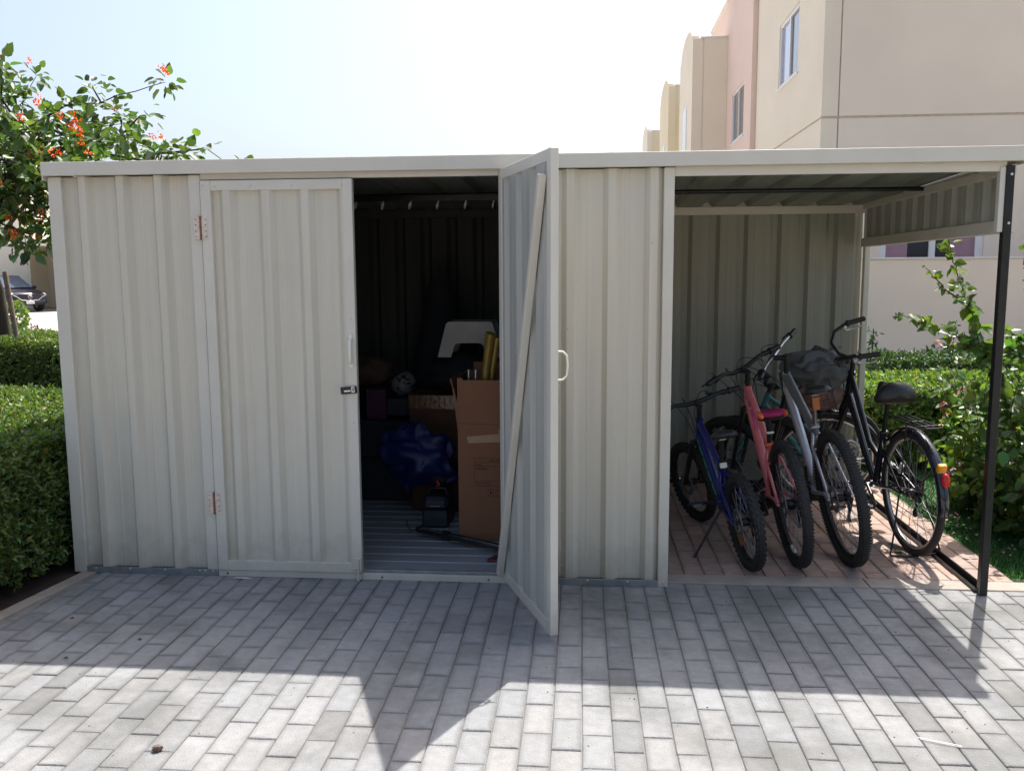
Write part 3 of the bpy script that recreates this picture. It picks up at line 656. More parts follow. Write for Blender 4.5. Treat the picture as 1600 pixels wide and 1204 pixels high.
b = MB(); P_ = [(-.46+.055*math.cos(t)-.02*math.sin(2*t), .20+.05*math.sin(t), FZ+.008+.004*math.sin(3*t)) for t in np.linspace(0, 2*PI, 20)[:-1]]
b.tube(P_, .006, 6, closed=True); b.tube([(-.51, .20, FZ+.008), (-.42, .26, FZ+.012), (-.38, .3, FZ+.01)], .006, 6); tag(b.build('strap_loop', M['strap']), 'maroon cord loop lying on the shed floor near the open door', 'cord')

# ------------------------------------------------------------------ bicycles
def wheel(b_list, parent, T, Rr, tw, rimm='darkalloy', knobs=0, tyrem='rubber', nsp=28, disc=True, rimw=.012, knobh=.0075, name='wheel', white_wall=False):
    """T places the wheel: axle along local y"""
    root = bpy.data.objects.new(name, None); C.objects.link(root); root.parent = parent
    b = MB(); b.T = T; r0 = Rr-tw/2; prof = []
    for k in range(14): a = 2*PI*k/14; prof.append((r0+math.cos(a)*tw/2, math.sin(a)*tw/2*.96))
    b.rev(prof, 56)
    if knobs:
        nk = knobs
        for k in range(nk):
            for (yy, ph, rr, wd) in ((-.17*tw, 0, 1.0, .20*tw), (.17*tw, .5, 1.0, .20*tw), (-.40*tw, .5, .965, .16*tw), (.40*tw, 0, .965, .16*tw)):
                a = 2*PI*(k+ph)/nk; rad = (Rr-.001) if rr == 1.0 else Rr-tw*.14
                M3 = Matrix(((math.cos(a), 0, -math.sin(a)), (0, 1, 0), (math.sin(a), 0, math.cos(a))))
                # local x radial, z tangential
                b.box((rad*math.cos(a), yy, rad*math.sin(a)), (knobh, wd, 2*PI*Rr/nk*.5), M3)
    b.build('tyre', M[tyrem], root)
    ri = Rr-tw*.92; b = MB(); b.T = T
    b.rev([(ri+.006, -rimw), (ri-.012, -rimw*.85), (ri-.016, 0), (ri-.012, rimw*.85), (ri+.006, rimw), (ri-.002, rimw*.7), (ri-.004, 0), (ri-.002, -rimw*.7)], 48); b.build('rim', M[rimm], root)
    b = MB(); b.T = T
    b.tube([(0, -.045, 0), (0, -.03, 0), (0, -.028, 0), (0, .028, 0), (0, .03, 0), (0, .045, 0)], [.010, .010, .022, .022, .010, .010], 12)
    b.build('hub', M['darkalloy'], root)
    b = MB(); b.T = T
    for k in range(nsp):
        a = 2*PI*k/nsp; sg = 1 if k % 2 else -1; a2 = a+(.9 if (k//2) % 2 else -.9)
        b.tube([(.020*math.cos(a2), sg*.026, .020*math.sin(a2)), (ri*math.cos(a), sg*.003, ri*math.sin(a))], .0014, 4, caps=False)
    b.build('spokes', M['alloy'], root)
    if disc:
        b = MB(); b.T = T @ Matrix.Translation((0, .036, 0)); b.rev([(.045, -.001), (.075, -.001), (.075, .001), (.045, .001)], 28)
        for k in range(6): a = k*PI/3; b.tube([(.015*math.cos(a), 0, .015*math.sin(a)), (.05*math.cos(a+.3), 0, .05*math.sin(a+.3))], .003, 4)
        b.build('brake_disc', M['alloy'], root)
    return root

def bike(label, loc, heading, lean, p, group='bicycles parked in the carport'):
    root = empty('bicycle', label, 'bicycle', loc, (lean, 0, heading), group)
    Rr, tw, wb, cs, bbz = p['R'], p['tw'], p['wb'], p['cs'], p['bbz']
    A = Vector((0, 0, Rr)); Fx = Vector((wb, 0, Rr)); BB = Vector((math.sqrt(cs*cs-(bbz-Rr)**2), 0, bbz))
    ht, hb = Vector((p['ht'][0], 0, p['ht'][1])), Vector((p['hb'][0], 0, p['hb'][1])); ax = (ht-hb).normalized()
    S = Matrix.Translation(hb) @ Matrix.Rotation(p['steer'], 4, ax) @ Matrix.Translation(-hb)
    sd_ = Vector((-.3, 0, 1)).normalized() if 'sa' not in p else Vector((p['sa'], 0, 1)).normalized()
    seat = BB+sd_*((p['st']-bbz)/sd_.z)         # seat tube top at height st
    sad = BB+sd_*((p['sz']-.055-bbz)/sd_.z)
    fm = M[p['fm']]; fr_ = p.get('fr', .017)
    b = MB()
    b.tube([hb, ht], [fr_*1.25, fr_*1.25], 12)
    htj = ht-ax*.025; hbj = hb+ax*.025
    if p.get('step'):
        mid = BB.lerp(hbj, .5)
        b.tube([hbj, hbj.lerp(BB, .25)+Vector((0, 0, -.005)), hbj.lerp(BB, .6)+Vector((0, 0, -.02)), BB], fr_*1.15, 12)
        tt = BB+sd_*((p['st']-.16-bbz)/sd_.z)
        b.tube([htj, htj.lerp(tt, .3)+Vector((-.01, 0, -.055)), htj.lerp(tt, .65)+Vector((0, 0, -.09)), tt], fr_*.95, 12)
    else:
        b.tube([hbj, hbj.lerp(BB, .5)+Vector((.0, 0, .008)), BB], [fr_*1.35, fr_*1.35, fr_*1.25], 12)
        if not p.get('toptube2'):
            b.tube([htj, htj.lerp(seat, .5)+Vector((0, 0, p.get('tdrop', -.0))), seat-sd_*.03], [fr_*1.1, fr_, fr_*.9], 12)
    b.tube([BB, seat], [fr_*1.05, fr_*.95], 12)
    b.tube([BB+Vector((0, -.036, 0)), BB+Vector((0, .036, 0))], .022, 12)
    o_frame = None
    ys = tw/2+.016
    stay = MB()
    for sg in (-1, 1):
        T0 = A+Vector((0, sg*.062, 0))
        stay.tube([BB+Vector((-.015, sg*.02, 0)), BB+Vector((-.07, sg*ys, 0)), T0+Vector((.12, -sg*.008, 0)), T0], [.011, .011, .009, .008], 8)
        sp_ = seat-sd_*.035
        stay.tube([sp_+Vector((0, sg*.012, 0)), sp_+(A-sp_)*.22+Vector((0, sg*ys, 0)), T0+Vector((0, 0, .01))], [.009, .009, .0075], 8)
    stay.tube([seat-sd_*.035+(A-seat)*.24+Vector((0, -ys, 0)), seat-sd_*.035+(A-seat)*.24+Vector((0, ys, 0))], .007, 8)
    b.build('frame', fm, root)
    if p.get('decal'):
        dn_ = (BB-hbj).normalized(); nn_ = Vector((-dn_.z, 0, dn_.x)); nn_ = nn_ if nn_.z > 0 else -nn_
        for (t0, t1, mm_) in p['decal']:
            g = MB(); a_, c_ = hbj.lerp(BB, t0)+nn_*fr_*1.30, hbj.lerp(BB, t1)+nn_*fr_*1.30; g.bar(a_, c_, fr_*1.1, .006, up=nn_, bev=.002); g.build('decal', M[mm_], root)
    stay.build('rear_stays', M[p.get('sm', p['fm'])], root)
    if p.get('toptube2'):
        t2 = MB(); t2.tube([htj, htj.lerp(seat, .5)+Vector((0, 0, -.02)), seat-sd_*.03], [fr_*1.5, fr_*1.35, fr_*1.2], 12); t2.tube([seat-sd_*.05, seat+sd_*.01], fr_*1.15, 12); t2.build('top_tube', M[p['toptube2']], root)
    if p.get('stripe'):
        t2 = MB()
        for sg in (-1, 1):
            for k in range(9):
                a = hbj.lerp(BB, .08+k*.095); c = hbj.lerp(BB, .08+k*.095+.075); t2.tube([a+Vector((0, sg*fr_*1.32, .004)), c+Vector((0, sg*fr_*1.32, -.006 if k % 2 else .008))], .004, 5)
        t2.build('frame_stripe', M[p['stripe']], root)
    # steered parts
    b = MB(); b.T = S; crown = hb-ax*.02; off = tw/2+.022
    b.tube([hb, crown], .018, 10); b.box(crown-ax*.0, (.04, off*2+.02, .035), bev=.008)
    for sg in (-1, 1):
        c0 = crown+Vector((0, sg*off, 0)); e = Fx+Vector((0, sg*.05, 0)); m_ = c0.lerp(e, .5)
        b.tube([c0, m_, e], [.0165, .016, .011], 10, m=1 if p.get('forkm') else 0)
    b.build('fork', [M['black'] if p.get('forkm') else M[p.get('fkm', 'black')], M[p.get('forkm', 'black')]], root)
    wheel(None, root, S @ Matrix.Translation(Fx), Rr, tw, p.get('rim', 'darkalloy'), p.get('knobs', 0), p.get('tyre', 'rubber'), name='wheel', disc=p.get('disc', True), knobh=p.get('knobh', .0075))
    wheel(None, root, Matrix.Translation(A), Rr, tw, p.get('rim', 'darkalloy'), p.get('knobs', 0), p.get('tyre', 'rubber'), name='wheel', disc=p.get('disc', True), knobh=p.get('knobh', .0075))
    # stem and bar
    bz = p['bar'][2]; W = p['bar'][1]/2; reach = p['bar'][0]
    top = ht+ax*((bz-ht.z)/ax.z*p.get('stemk', .8)); cl = Vector((top.x+reach, 0, bz))
    b = MB(); b.T = S; b.tube([ht, top], .0155, 10); b.tube([top+Vector((-.012, 0, 0)), cl], .016, 10); b.build('stem', M['black'], root)
    hbm = M[p.get('barm', 'black')]
    b = MB(); b.T = S; grips = []
    bar_o = None
    if p['bar'][3] == 'flat':
        rise = p['bar'][4]
        P_ = [cl+Vector((-.045, -W, rise)), cl+Vector((-.02, -W*.5, rise)), cl+Vector((0, -W*.22, rise*.1)), cl, cl+Vector((0, W*.22, rise*.1)), cl+Vector((-.02, W*.5, rise)), cl+Vector((-.045, W, rise))]
        b.tube(P_, [.011, .012, .014, .0155, .014, .012, .011], 10)
        ends = [(P_[0], P_[0].lerp(P_[1], .42)), (P_[-1], P_[-1].lerp(P_[-2], .42))]
    else:
        ends = []
        for sg in (-1, 1):
            P_ = [cl, cl+Vector((.05, sg*.05, .02)), cl+Vector((.075, sg*.12, .07)), cl+Vector((.04, sg*.20, .105)), cl+Vector((-.04, sg*.255, .115)), cl+Vector((-.16, sg*.275, .11))]
            b.tube(P_, .011, 10); ends.append((P_[-1], P_[-1].lerp(P_[-2], .85)))
    bar_o = b.build('handlebar', hbm, root)
    for (e, i) in ends:
        g = MB(); g.T = S; d_ = (e-i).normalized(); g.tube([i, i+d_*.004, e-d_*.004, e+d_*.004], [.0175, .0165, .0165, .014], 10); g.tube([i-d_*.012, i], .022, 12); g.build('grip', M['black'], bar_o)
        g = MB(); g.T = S; q = i-d_*.035; fw = Vector((1, 0, -.25)) if p['bar'][3] == 'flat' else Vector((.1, 0, -1))
        g.box(q+fw*.015, (.035, .035, .03), bev=.006); g.tube([q+fw*.025, q+fw*.045+d_*.02, q+fw*.050+d_*.085, q+fw*.040+d_*.115], [.006, .006, .005, .006], 6); g.build('brake_lever', M[p.get('levm', 'black')], bar_o)
    # cables
    b = MB(); dn = BB.lerp(hb, .75)
    for sg, kk in ((-1, .10), (1, .13), (.4, .07)):
        s0 = S @ (cl+Vector((.02, sg*W*.55, .01))); s1 = S @ (cl+Vector((kk, sg*W*.35, .03))); s2 = S @ (cl+Vector((kk*.9, sg*W*.1, -.09))); s3 = hb+Vector((.03, .02*sg, .01)); s4 = dn+Vector((0, .02*sg, .02))
        Q = [s0, s1, s2, s3, s4]; R_ = []
        for i in range(len(Q)-1):
            p0, p1, p2, p3 = Q[max(0, i-1)], Q[i], Q[i+1], Q[min(len(Q)-1, i+2)]
            for k in range(5):
                t = k/5; R_.append(.5*((2*p1)+(p2-p0)*t+(2*p0-5*p1+4*p2-p3)*t*t+(3*p1-p0-3*p2+p3)*t**3))
        R_.append(Q[-1]); b.tube(R_, .0026, 5)
    b.build('brake_cable', M[p.get('cabm', 'black')], root)
    # seat
    b = MB(); b.tube([seat-sd_*.02, sad], .0135, 10); b.build('seat_post', M[p.get('spm', 'black')], root)
    b = MB(); b.tube([seat-sd_*.018, seat+sd_*.012], fr_*1.1, 10); b.tube([seat+Vector((-.02, -.02, 0)), seat+Vector((-.03, .03, 0))], .005, 6); b.build('seat_clamp', M[p.get('clm', 'black')], root)
    sw, sl_, sth = p.get('sad', (.15, .25, .05)); b = MB(); V = []; ns = 13; nr = 14
    for i in range(ns):
        t = i/(ns-1); x = sad.x-sl_*.52+sl_*t*1.05
        wv = sw/2*(1-.80*min(1, max(0, (t-.22)/.45))**1.3) if t > .22 else sw/2*(.80+.20*math.sin(t/.22*PI/2))
        k = .35 if i in (0, ns-1) else (.85 if i in (1, ns-2) else 1)
        zc = sad.z+.03+.012*(1-t)-.010*math.sin(t*PI)
        for j in range(nr):
            a = 2*PI*j/nr; cz = math.sin(a); vy = math.cos(a)*wv*k; vz = zc+(cz*.5*sth if cz > 0 else cz*.55*sth)*k-(.25*abs(math.cos(a))**2*sth) - (.012*math.exp(-(vy/.02)**2) if cz > 0 else 0)
            V.append((x, vy, vz))
    F = [(i*nr+j, i*nr+(j+1) % nr, (i+1)*nr+(j+1) % nr, (i+1)*nr+j) for i in range(ns-1) for j in range(nr)]+[list(range(nr))[::-1], list(range((ns-1)*nr, ns*nr))]
    b.add(V, F, True); so_ = b.build('saddle', M[p.get('sadm', 'leather')], root)
    b = MB()
    for sg in (-1, 1): b.tube([(sad.x-sl_*.35, sg*.03, sad.z+.012), (sad.x-.03, sg*.022, sad.z-.004), (sad.x+.05, sg*.018, sad.z+.0), (sad.x+sl_*.4, sg*.008, sad.z+.02)], .0035, 6)
    b.box((sad.x, 0, sad.z-.006), (.04, .045, .02), bev=.004); b.build('saddle_rails', M['alloy'], so_)
    if p.get('sadtop'):
        b = MB(); b.ball((sad.x-sl_*.34, 0, sad.z+.040), .5, 12, sq=(.15, sw*1.0, .042))
        for sg in (-1, 1): b.ball((sad.x-sl_*.36, sg*sw*.42, sad.z+.034), .5, 8, sq=(.12, .035, .042), m=1); b.build('saddle_pad', [M[p['sadtop']], M['orangep']], so_)
    # drivetrain
    b = MB(); cr = p.get('crank', .165); rch = p.get('chr', .075); b.T = Matrix.Translation(BB+Vector((0, -.045, 0)))
    b.rev([(rch-.012, -.0015), (rch, -.001), (rch, .001), (rch-.012, .0015)], 30)
    for k in range(5): a = k*2*PI/5; b.tube([(0, 0, 0), (rch*math.cos(a), 0, rch*math.sin(a))], .005, 5)
    b.T = I4; ca = p.get('ca', 2.2)
    cd = Vector((math.cos(ca), 0, math.sin(ca))); e1 = BB+Vector((0, -.065, 0))+cd*cr; e2 = BB+Vector((0, .065, 0))-cd*cr
    b.tube([BB+Vector((0, -.055, 0)), e1], [.012, .009], 8); b.tube([BB+Vector((0, .055, 0)), e2], [.012, .009], 8); b.tube([BB+Vector((0, -.06, 0)), BB+Vector((0, .06, 0))], .009, 8)
    cro = b.build('crankset', M['alloy' if p.get('crm') else 'black'], root)
    for e, sg in ((e1, -1), (e2, 1)):
        g = MB(); g.box(e+Vector((0, sg*.055, 0)), (.075, .085, .02), Matrix.Rotation(p.get('pa', .3), 3, 'Y'), bev=.004); g.tube([e, e+Vector((0, sg*.05, 0))], .006, 6)
        for xx in (-.035, .035): g.box(e+Vector((xx, sg*.055, 0)), (.006, .05, .014), m=1, bev=.001)
        g.build('pedal', [M['black'], M['alloy' if not p.get('crm') else 'chrome']], cro)
    b = MB(); b.T = Matrix.Translation(A+Vector((0, -.03, 0)))
    for k in range(6): r0 = .045-.005*k; b.rev([(.008, -.001-k*.004), (r0, -.001-k*.004), (r0, .001-k*.004), (.008, .001-k*.004)], 24)
    b.T = I4
    d1 = A+Vector((.035, -.045, -.06)); b.tube([A+Vector((0, -.058, -.005)), d1+Vector((.0, -.01, 0)), d1+Vector((.02, 0, -.07))], [.010, .012, .007], 8)
    b.tube([d1+Vector((0, -.006, 0)), d1+Vector((0, .002, 0))], .022, 10); b.tube([d1+Vector((.02, -.006, -.075)), d1+Vector((.02, .002, -.075))], .022, 10); b.build('derailleur', M['darkalloy'], root)
    b = MB(); y = -.045; b.tube([BB+Vector((0, y, rch)), A+Vector((0, y+.01, .04))], .003, 4); b.tube([BB+Vector((-.0, y, -rch)), d1+Vector((.03, 0, -.09))], .003, 4)
    if p.get('guard'): b.box(BB.lerp(A, .45)+Vector((0, y-.012, .03)), (cs*1.05, .008, .13), bev=.004)
    b.build('chain', M['darkalloy'], root)
    # extras
    if p.get('kick'):
        k0 = BB+Vector((-.13 if p['kick'] == 1 else -.32, .055, -.01)); L_ = p.get('kl', .30); b = MB(); b.tube([k0, k0+Vector(p['kd'])*L_, k0+Vector(p['kd'])*L_+Vector((-.02, .045, 0))], [.008, .007, .006], 8); b.box(k0+Vector((0, -.02, .01)), (.04, .05, .02), bev=.003); b.build('kickstand', M['black'], root)
    if p.get('rearref'):
        rf = p['rearref']; b = MB(); q = sad-sd_*rf[0]+Vector((-.03, 0, 0)); b.box(q, (.012, .04, rf[1]), bev=.004); b.box(q+Vector((.015, 0, 0)), (.03, .012, .02), m=1); b.build('reflector', [M[rf[2]], M['black']], root)
    if p.get('spokeref'):
        a, rr, mm = p['spokeref']; b = MB(); b.T = Matrix.Translation(A) @ Matrix.Rotation(a, 4, 'Y'); b.box((rr, 0, 0), (.03, .014, .07), bev=.004); b.build('spoke_reflector', M[mm], root)
    return root, S, A, Fx, BB, cl, sad, seat, ax, hb
def gun(loc, c2):  # heading angle from rear and front contact points
    return math.atan2(c2[1]-loc[1], c2[0]-loc[0])
GZ = .004
# blue kids' bike
rc, fc = (.858, .30, GZ), (.712, 1.21, GZ)
blue = bike('small blue mountain bike with green stripes on knobbly tyres, nearest the shed wall', rc, gun(rc, fc), R(-8), dict(R=.255, tw=.052, wb=.925, cs=.37, bbz=.27, ht=(.66, .70), hb=(.705, .575), steer=R(14), st=.49, sz=.72,
    fm='blue', stripe='green', bar=(.04, .56, .80, 'flat', .02), knobs=46, tyre='rubber', sad=(.15, .23, .05), kick=1, kd=(-.12, .62, -.76), kl=.34, crank=.14, spokeref=(R(50), .17, 'orange'), fr=.018, forkm='black', rearref=(.17, .03, 'white'), ca=2.9))
# coral bike
rc, fc = (1.118, .375, GZ), (1.075, 1.43, GZ)
coral = bike('coral pink mountain bike with magenta saddle between the blue and silver bicycles', rc, gun(rc, fc), R(-8), dict(R=.338, tw=.054, wb=1.04, cs=.42, bbz=.30, ht=(.735, .885), hb=(.775, .765), steer=R(36), st=.60, sz=.815,
    fm='pinkp', sm='pinkp', bar=(.05, .64, .985, 'flat', .03), knobs=110, knobh=.0028, sad=(.155, .25, .07), decal=[(.03, .10, 'tealp'), (.13, .36, 'magenta')], sadtop='magenta', fr=.020, clm='orangep', rearref=(.09, .012, 'cream'), ca=.6, spokeref=(R(82), .27, 'white')))
# silver bike
rc, fc = (1.40, .415, GZ), (1.345, 1.54, GZ)
silver = bike('large silver and grey mountain bike with black saddle and orange rear reflector', rc, gun(rc, fc), R(-9), dict(R=.366, tw=.058, wb=1.12, cs=.44, bbz=.31, ht=(.79, .955), hb=(.83, .835), steer=R(57), st=.70, sz=.955,
    fm='silverp', toptube2='greyp', bar=(.08, .70, 1.07, 'flat', .02), barm='chrome', knobs=120, knobh=.0028, tyre='rubber', sad=(.15, .27, .055), spm='alloy', clm='silverp', rearref=(.06, .075, 'orange'), fr=.020, ca=-1.2, levm='black'))
# black city bike
rc, fc = (1.795, .62, GZ), (1.67, 1.72, GZ)
city, S, A, Fx, BB, cl, sad, seat, ax, hbv = bike('black city bicycle with mudguards and front basket beside the carport\'s open edge', rc, gun(rc, fc), R(-2.5), dict(R=.345, tw=.040, wb=1.10, cs=.45, bbz=.29, ht=(.80, .93), hb=(.86, .76), steer=R(77), st=.62, sz=.90,
    fm='navyp', step=1, bar=(.03, .56, 1.03, 'swept'), rim='chrome', tyre='rubberdust', sad=(.245, .27, .125), disc=False, guard=1, crm=1, ca=.55, fr=.019, spokeref=(R(-40), .17, 'white'), stemk=.97, levm='chrome', spm='black', pa=-.5))
def fender(T, Rr, a0, a1, m, parent, wd=.027, name='mudguard'):
    b = MB(); b.T = T; n = 26; prof = [(-wd, -.014), (-wd*.75, -.004), (-wd*.35, .0), (0, .002), (wd*.35, 0), (wd*.75, -.004), (wd, -.014)]
    V = []; 
    for i in range(n+1):
        a = a0+(a1-a0)*i/n
        for (y, dr) in prof: V.append(((Rr+dr)*math.cos(a), y, (Rr+dr)*math.sin(a)))
    k = len(prof); b.add(V, [(i*k+j, i*k+j+1, (i+1)*k+j+1, (i+1)*k+j) for i in range(n) for j in range(k-1)], True)
    o = b.build(name, m, parent); solid(o, .0015, 1); return o
fn = fender(Matrix.Translation(A), .365, R(35), R(186), M['navyp'], city)
fender(S @ Matrix.Translation(Fx), .365, R(20), R(170), M['navyp'], city)
def onfender(ang, dr): a = R(ang); return A+Vector(((.368+dr)*math.cos(a), 0, (.368+dr)*math.sin(a)))
b = MB(); q = onfender(147, .012); b.box(q, (.03, .045, .05), Matrix.Rotation(R(-25), 3, 'Y'), bev=.006); b.build('reflector', M['amber'], city)
b = MB(); q = onfender(157, .022); b.ball(q, .028, 10, sq=(.7, .8, 1.35)); b.build('tail_light', M['red'], city)
# stay wires for the mudguards
b = MB()
for sg in (-1, 1):
    for an in (150, 185, 100): a = R(an); b.tube([A+Vector((0, sg*.06, 0)), A+Vector((.365*math.cos(a), sg*.028, .365*math.sin(a)))], .0022, 5)
b.build('mudguard_stay', M['black'], city)
# rear rack
b = MB(); zr = .745
for y in (-.055, -.02, .02, .055): b.tube([(.19, y, zr+.004), (-.20, y, zr)], .004, 6)
b.tube([(-.20, -.06, zr), (-.225, -.05, zr), (-.235, 0, zr), (-.225, .05, zr), (-.20, .06, zr)], .004, 6)
for x in (.15, -.02, -.16): b.tube([(x, -.06, zr), (x, .06, zr)], .004, 6)
for sg in (-1, 1): b.tube([(-.06, sg*.06, zr), (.0, sg*.065, .36)], .004, 6); b.tube([(.19, sg*.055, zr), (.26, sg*.02, zr-.02)], .004, 6)
b.build('rear_rack', M['black'], city)
# double leg stand
b = MB()
for sg in (-1, 1): b.tube([(.0, sg*.07, .335), (-.04, sg*.12, .1), (-.05, sg*.14, .012)], .005, 6)
b.tube([(-.05, -.14, .012), (-.075, -.06, .010), (-.075, .06, .010), (-.05, .14, .012)], .006, 6); b.build('centre_stand', M['black'], city)
# basket in front of the steered bar
b = MB(); b.T = S; bx0, bx1, bw, bz0, bz1 = cl.x+.15, cl.x+.42, .17, .73, .95
for k in range(7):
    z = bz0+(bz1-bz0)*k/6; t = k/6; e = .02*t; P_ = [(bx0, -bw-e, z), (bx1+e, -bw-e, z), (bx1+e, bw+e, z), (bx0, bw+e, z)]; b.tube(P_+[P_[0]], .0035 if k in (0, 6) else .0018, 5)
for k in range(9): x = bx0+(bx1-bx0)*k/8; b.tube([(x, -bw-.02, bz1), (x, -bw, bz0), (x, bw, bz0), (x, bw+.02, bz1)], .0018, 5)
for k in range(11): y = -bw+2*bw*k/10; b.tube([(bx0, y, bz1), (bx0, y, bz0), (bx1, y, bz0), (bx1+.02, y, bz1)], .0018, 5)
b.tube([(bx0, 0, bz1-.02), (cl.x, 0, cl.z-.02)], .008, 6); b.tube([(bx0+.1, .04, bz0), (Fx.x, .05, Fx.z+.02)], .004, 5); b.tube([(bx0+.1, -.04, bz0), (Fx.x, -.05, Fx.z+.02)], .004, 5)
b.build('basket', M['black'], city)
bpy.context.view_layer.update()
CW = city.matrix_world @ S; bc = CW @ Vector(((bx0+bx1)/2, 0, bz0))
print('basket centre', bc)
def sculpt(name, c, r, sq, nz, m, label, cat, cr=.03, fr=9, seed=1, rot=0, n=26):
    b = MB(); b.T = Matrix.Translation(c) @ Matrix.Rotation(rot, 4, 'Z'); b.ball((0, 0, 0), r, n, sq=sq, nz=nz); o = b.build(name, m); crumple(o, cr, fr, seed); crumple(o, cr*.45, fr*2.7, seed+4)
    return tag(o, label, cat)
sculpt('fabric_bag', (bc.x+.0, bc.y, bc.z+.265), .185, (1.2, 1.0, .62), .25, M['greyfab'], 'crumpled dark grey nylon bag heaped on the front basket of the black bicycle', 'bag', .045, 8, 2, rot=.2)
sculpt('fabric_pouch', (bc.x+.02, bc.y-.03, bc.z+.095), .12, (1.15, .95, .72), .2, M['brownfab'], 'brown quilted bundle inside the black bicycle basket', 'bundle', .025, 10, 5)
# teal bike behind
rc, fc = (1.86, 2.06, GZ), (1.05, 1.80, GZ)
teal = bike('teal bicycle standing behind the others against the rear sheet wall', rc, gun(rc, fc), R(4), dict(R=.29, tw=.048, wb=.86, cs=.36, bbz=.27, ht=(.62, .72), hb=(.66, .62), steer=R(-40), st=.48, sz=.70,
    fm='tealp', bar=(.03, .50, .78, 'flat', .02), forkm='tealp', knobs=0, sad=(.14, .22, .05), fr=.016, ca=1.0))
# small computer on blue bike bar
b = MB(); S2 = None
b = MB(); b.box((.715, -.09, .835), (.03, .035, .018), bev=.004); b.box((.700, -.09, .846), (.016, .022, .002), m=1); b.build('handlebar_computer', [M['black'], mat('blue_display', (.02, .25, .65), .2)], blue[0])

# ------------------------------------------------------------------ boundary wall and houses
bw_ = empty('boundary_wall', 'plain beige rendered garden wall behind the carport', 'wall', (5, 8, 0))
b = MB(); b.bb(1.2, 16, 8, 8.2, -.02, 1.725, bev=.004); kb(b, 'wall', M['wallr'], bw_)
b = MB(); b.bb(1.19, 16.01, 7.985, 8.215, 1.726, 1.756, bev=.004); kb(b, 'coping', M['cap'], bw_)
def window_x(parent, x, y0, y1, z0, z1, left_m='bluepane', right_m='pane', d=.10):
    """window in a wall whose outer face is at x, facing -x"""
    f = MB(); t = .065
    f.bb(x+.02, x+d, y0, y0+t, z0, z1, bev=.004); f.bb(x+.02, x+d, y1-t, y1, z0, z1, bev=.004); f.bb(x+.02, x+d, y0+t, y1-t, z0, z0+t, bev=.004); f.bb(x+.02, x+d, y0+t, y1-t, z1-t, z1, bev=.004)
    ym = (y0+y1)/2; f.bb(x+.025, x+d-.01, ym-.035, ym+.035, z0+t, z1-t, bev=.003)
    fo = kb(f, 'window', M['upvc'], parent)
    g = MB(); g.bb(x+.06, x+.07, y0+t, ym-.036, z0+t, z1-t); keep(g.build('pane', M[right_m]), fo)
    g = MB(); g.bb(x+.06, x+.07, ym+.036, y1-t, z0+t, z1-t); keep(g.build('pane', M[left_m]), fo)
    g = MB(); g.bb(x-.03, x+.02, y0-.04, y1+.04, z0-.05, z0, bev=.005); keep(g.build('sill', M['upvc']), fo)
def wall_x(b, x0, x1, ya, yb, z0, z1, wins, m=None):
    """wall slab facing -x between x0 (outer) and x1 with rectangular openings (y0,y1,z0,z1)"""
    ys = sorted({ya, yb, *[w_[0] for w_ in wins], *[w_[1] for w_ in wins]})
    for a, c in zip(ys, ys[1:]):
        op = [w_ for w_ in wins if w_[0] <= a and w_[1] >= c]
        if not op: b.bb(x0, x1, a, c, z0, z1, m=m)
        else: b.bb(x0, x1, a, c, z0, op[0][2], m=m); b.bb(x0, x1, a, c, op[0][3], z1, m=m)
HX = 3.815
h = empty('townhouse', 'large beige house above the carport with one white window on its left side', 'house', (6, 13, 0), group='row of townhouses')
b = MB(); zs = [(0, 2.75), (2.775, 4.085), (4.125, 9.4)]
b.bb(HX+.125, 12.4, 11.125, 16.9, 0, 9.3)   # core
win = (12.83, 14.52, 5.25, 6.50)
for (z0, z1) in ((0, 4.085), (4.125, 9.4)):
    wall_x(b, HX, HX+.12, 11.0, 16.88, z0, z1, [win] if z0 > 3 else [])
    b.bb(HX+.12, HX+.262, 11.0, 11.12, z0, z1, m=1)
for (z0, z1) in ((4.125, 9.4), (2.5, 4.085)): b.bb(HX+.285, 12.4, 11.0, 11.12, z0, z1, m=1)
b.bb(HX+.285, 4.86, 11.0, 11.12, 0, 2.5, m=1); b.bb(6.52, 12.4, 11.0, 11.12, 0, 2.5, m=1)
kb(b, 'wall', [M['beige2'], M['beige']], h)
b = MB(); b.bb(HX+.02, 12.4, 11.02, 16.87, 4.086, 4.124); b.bb(HX+.263, HX+.284, 11.03, 11.12, 0, 9.4); kb(b, 'groove', M['groove'], h)
b = MB(); b.bb(HX-.06, 12.5, 10.94, 16.9, 9.41, 9.55, bev=.01); kb(b, 'parapet', M['cap'], h)
window_x(h, HX, *win)
f = MB()
for (x0, x1) in ((4.86, 4.96), (5.66, 5.76), (6.40, 6.52)): f.bb(x0, x1, 11.03, 11.10, 0.0, 2.49, bev=.003)
f.bb(4.96, 5.66, 11.03, 11.10, 2.41, 2.49); f.bb(5.76, 6.40, 11.03, 11.10, 2.41, 2.49)
fo = kb(f, 'patio_door', M['upvc'], h)
g = MB(); g.bb(5.32, 5.66, 11.06, 11.065, 0, 2.41); g.bb(5.76, 6.0, 11.06, 11.065, 0, 2.41); keep(g.build('pane', M['pane']), fo)
g = MB(); g.bb(4.96, 5.319, 11.062, 11.067, 0, 2.41); g.bb(6.001, 6.40, 11.062, 11.067, 0, 2.41); keep(g.build('curtain', mat('mauve_curtain', (.36, .22, .26), .6)), fo)
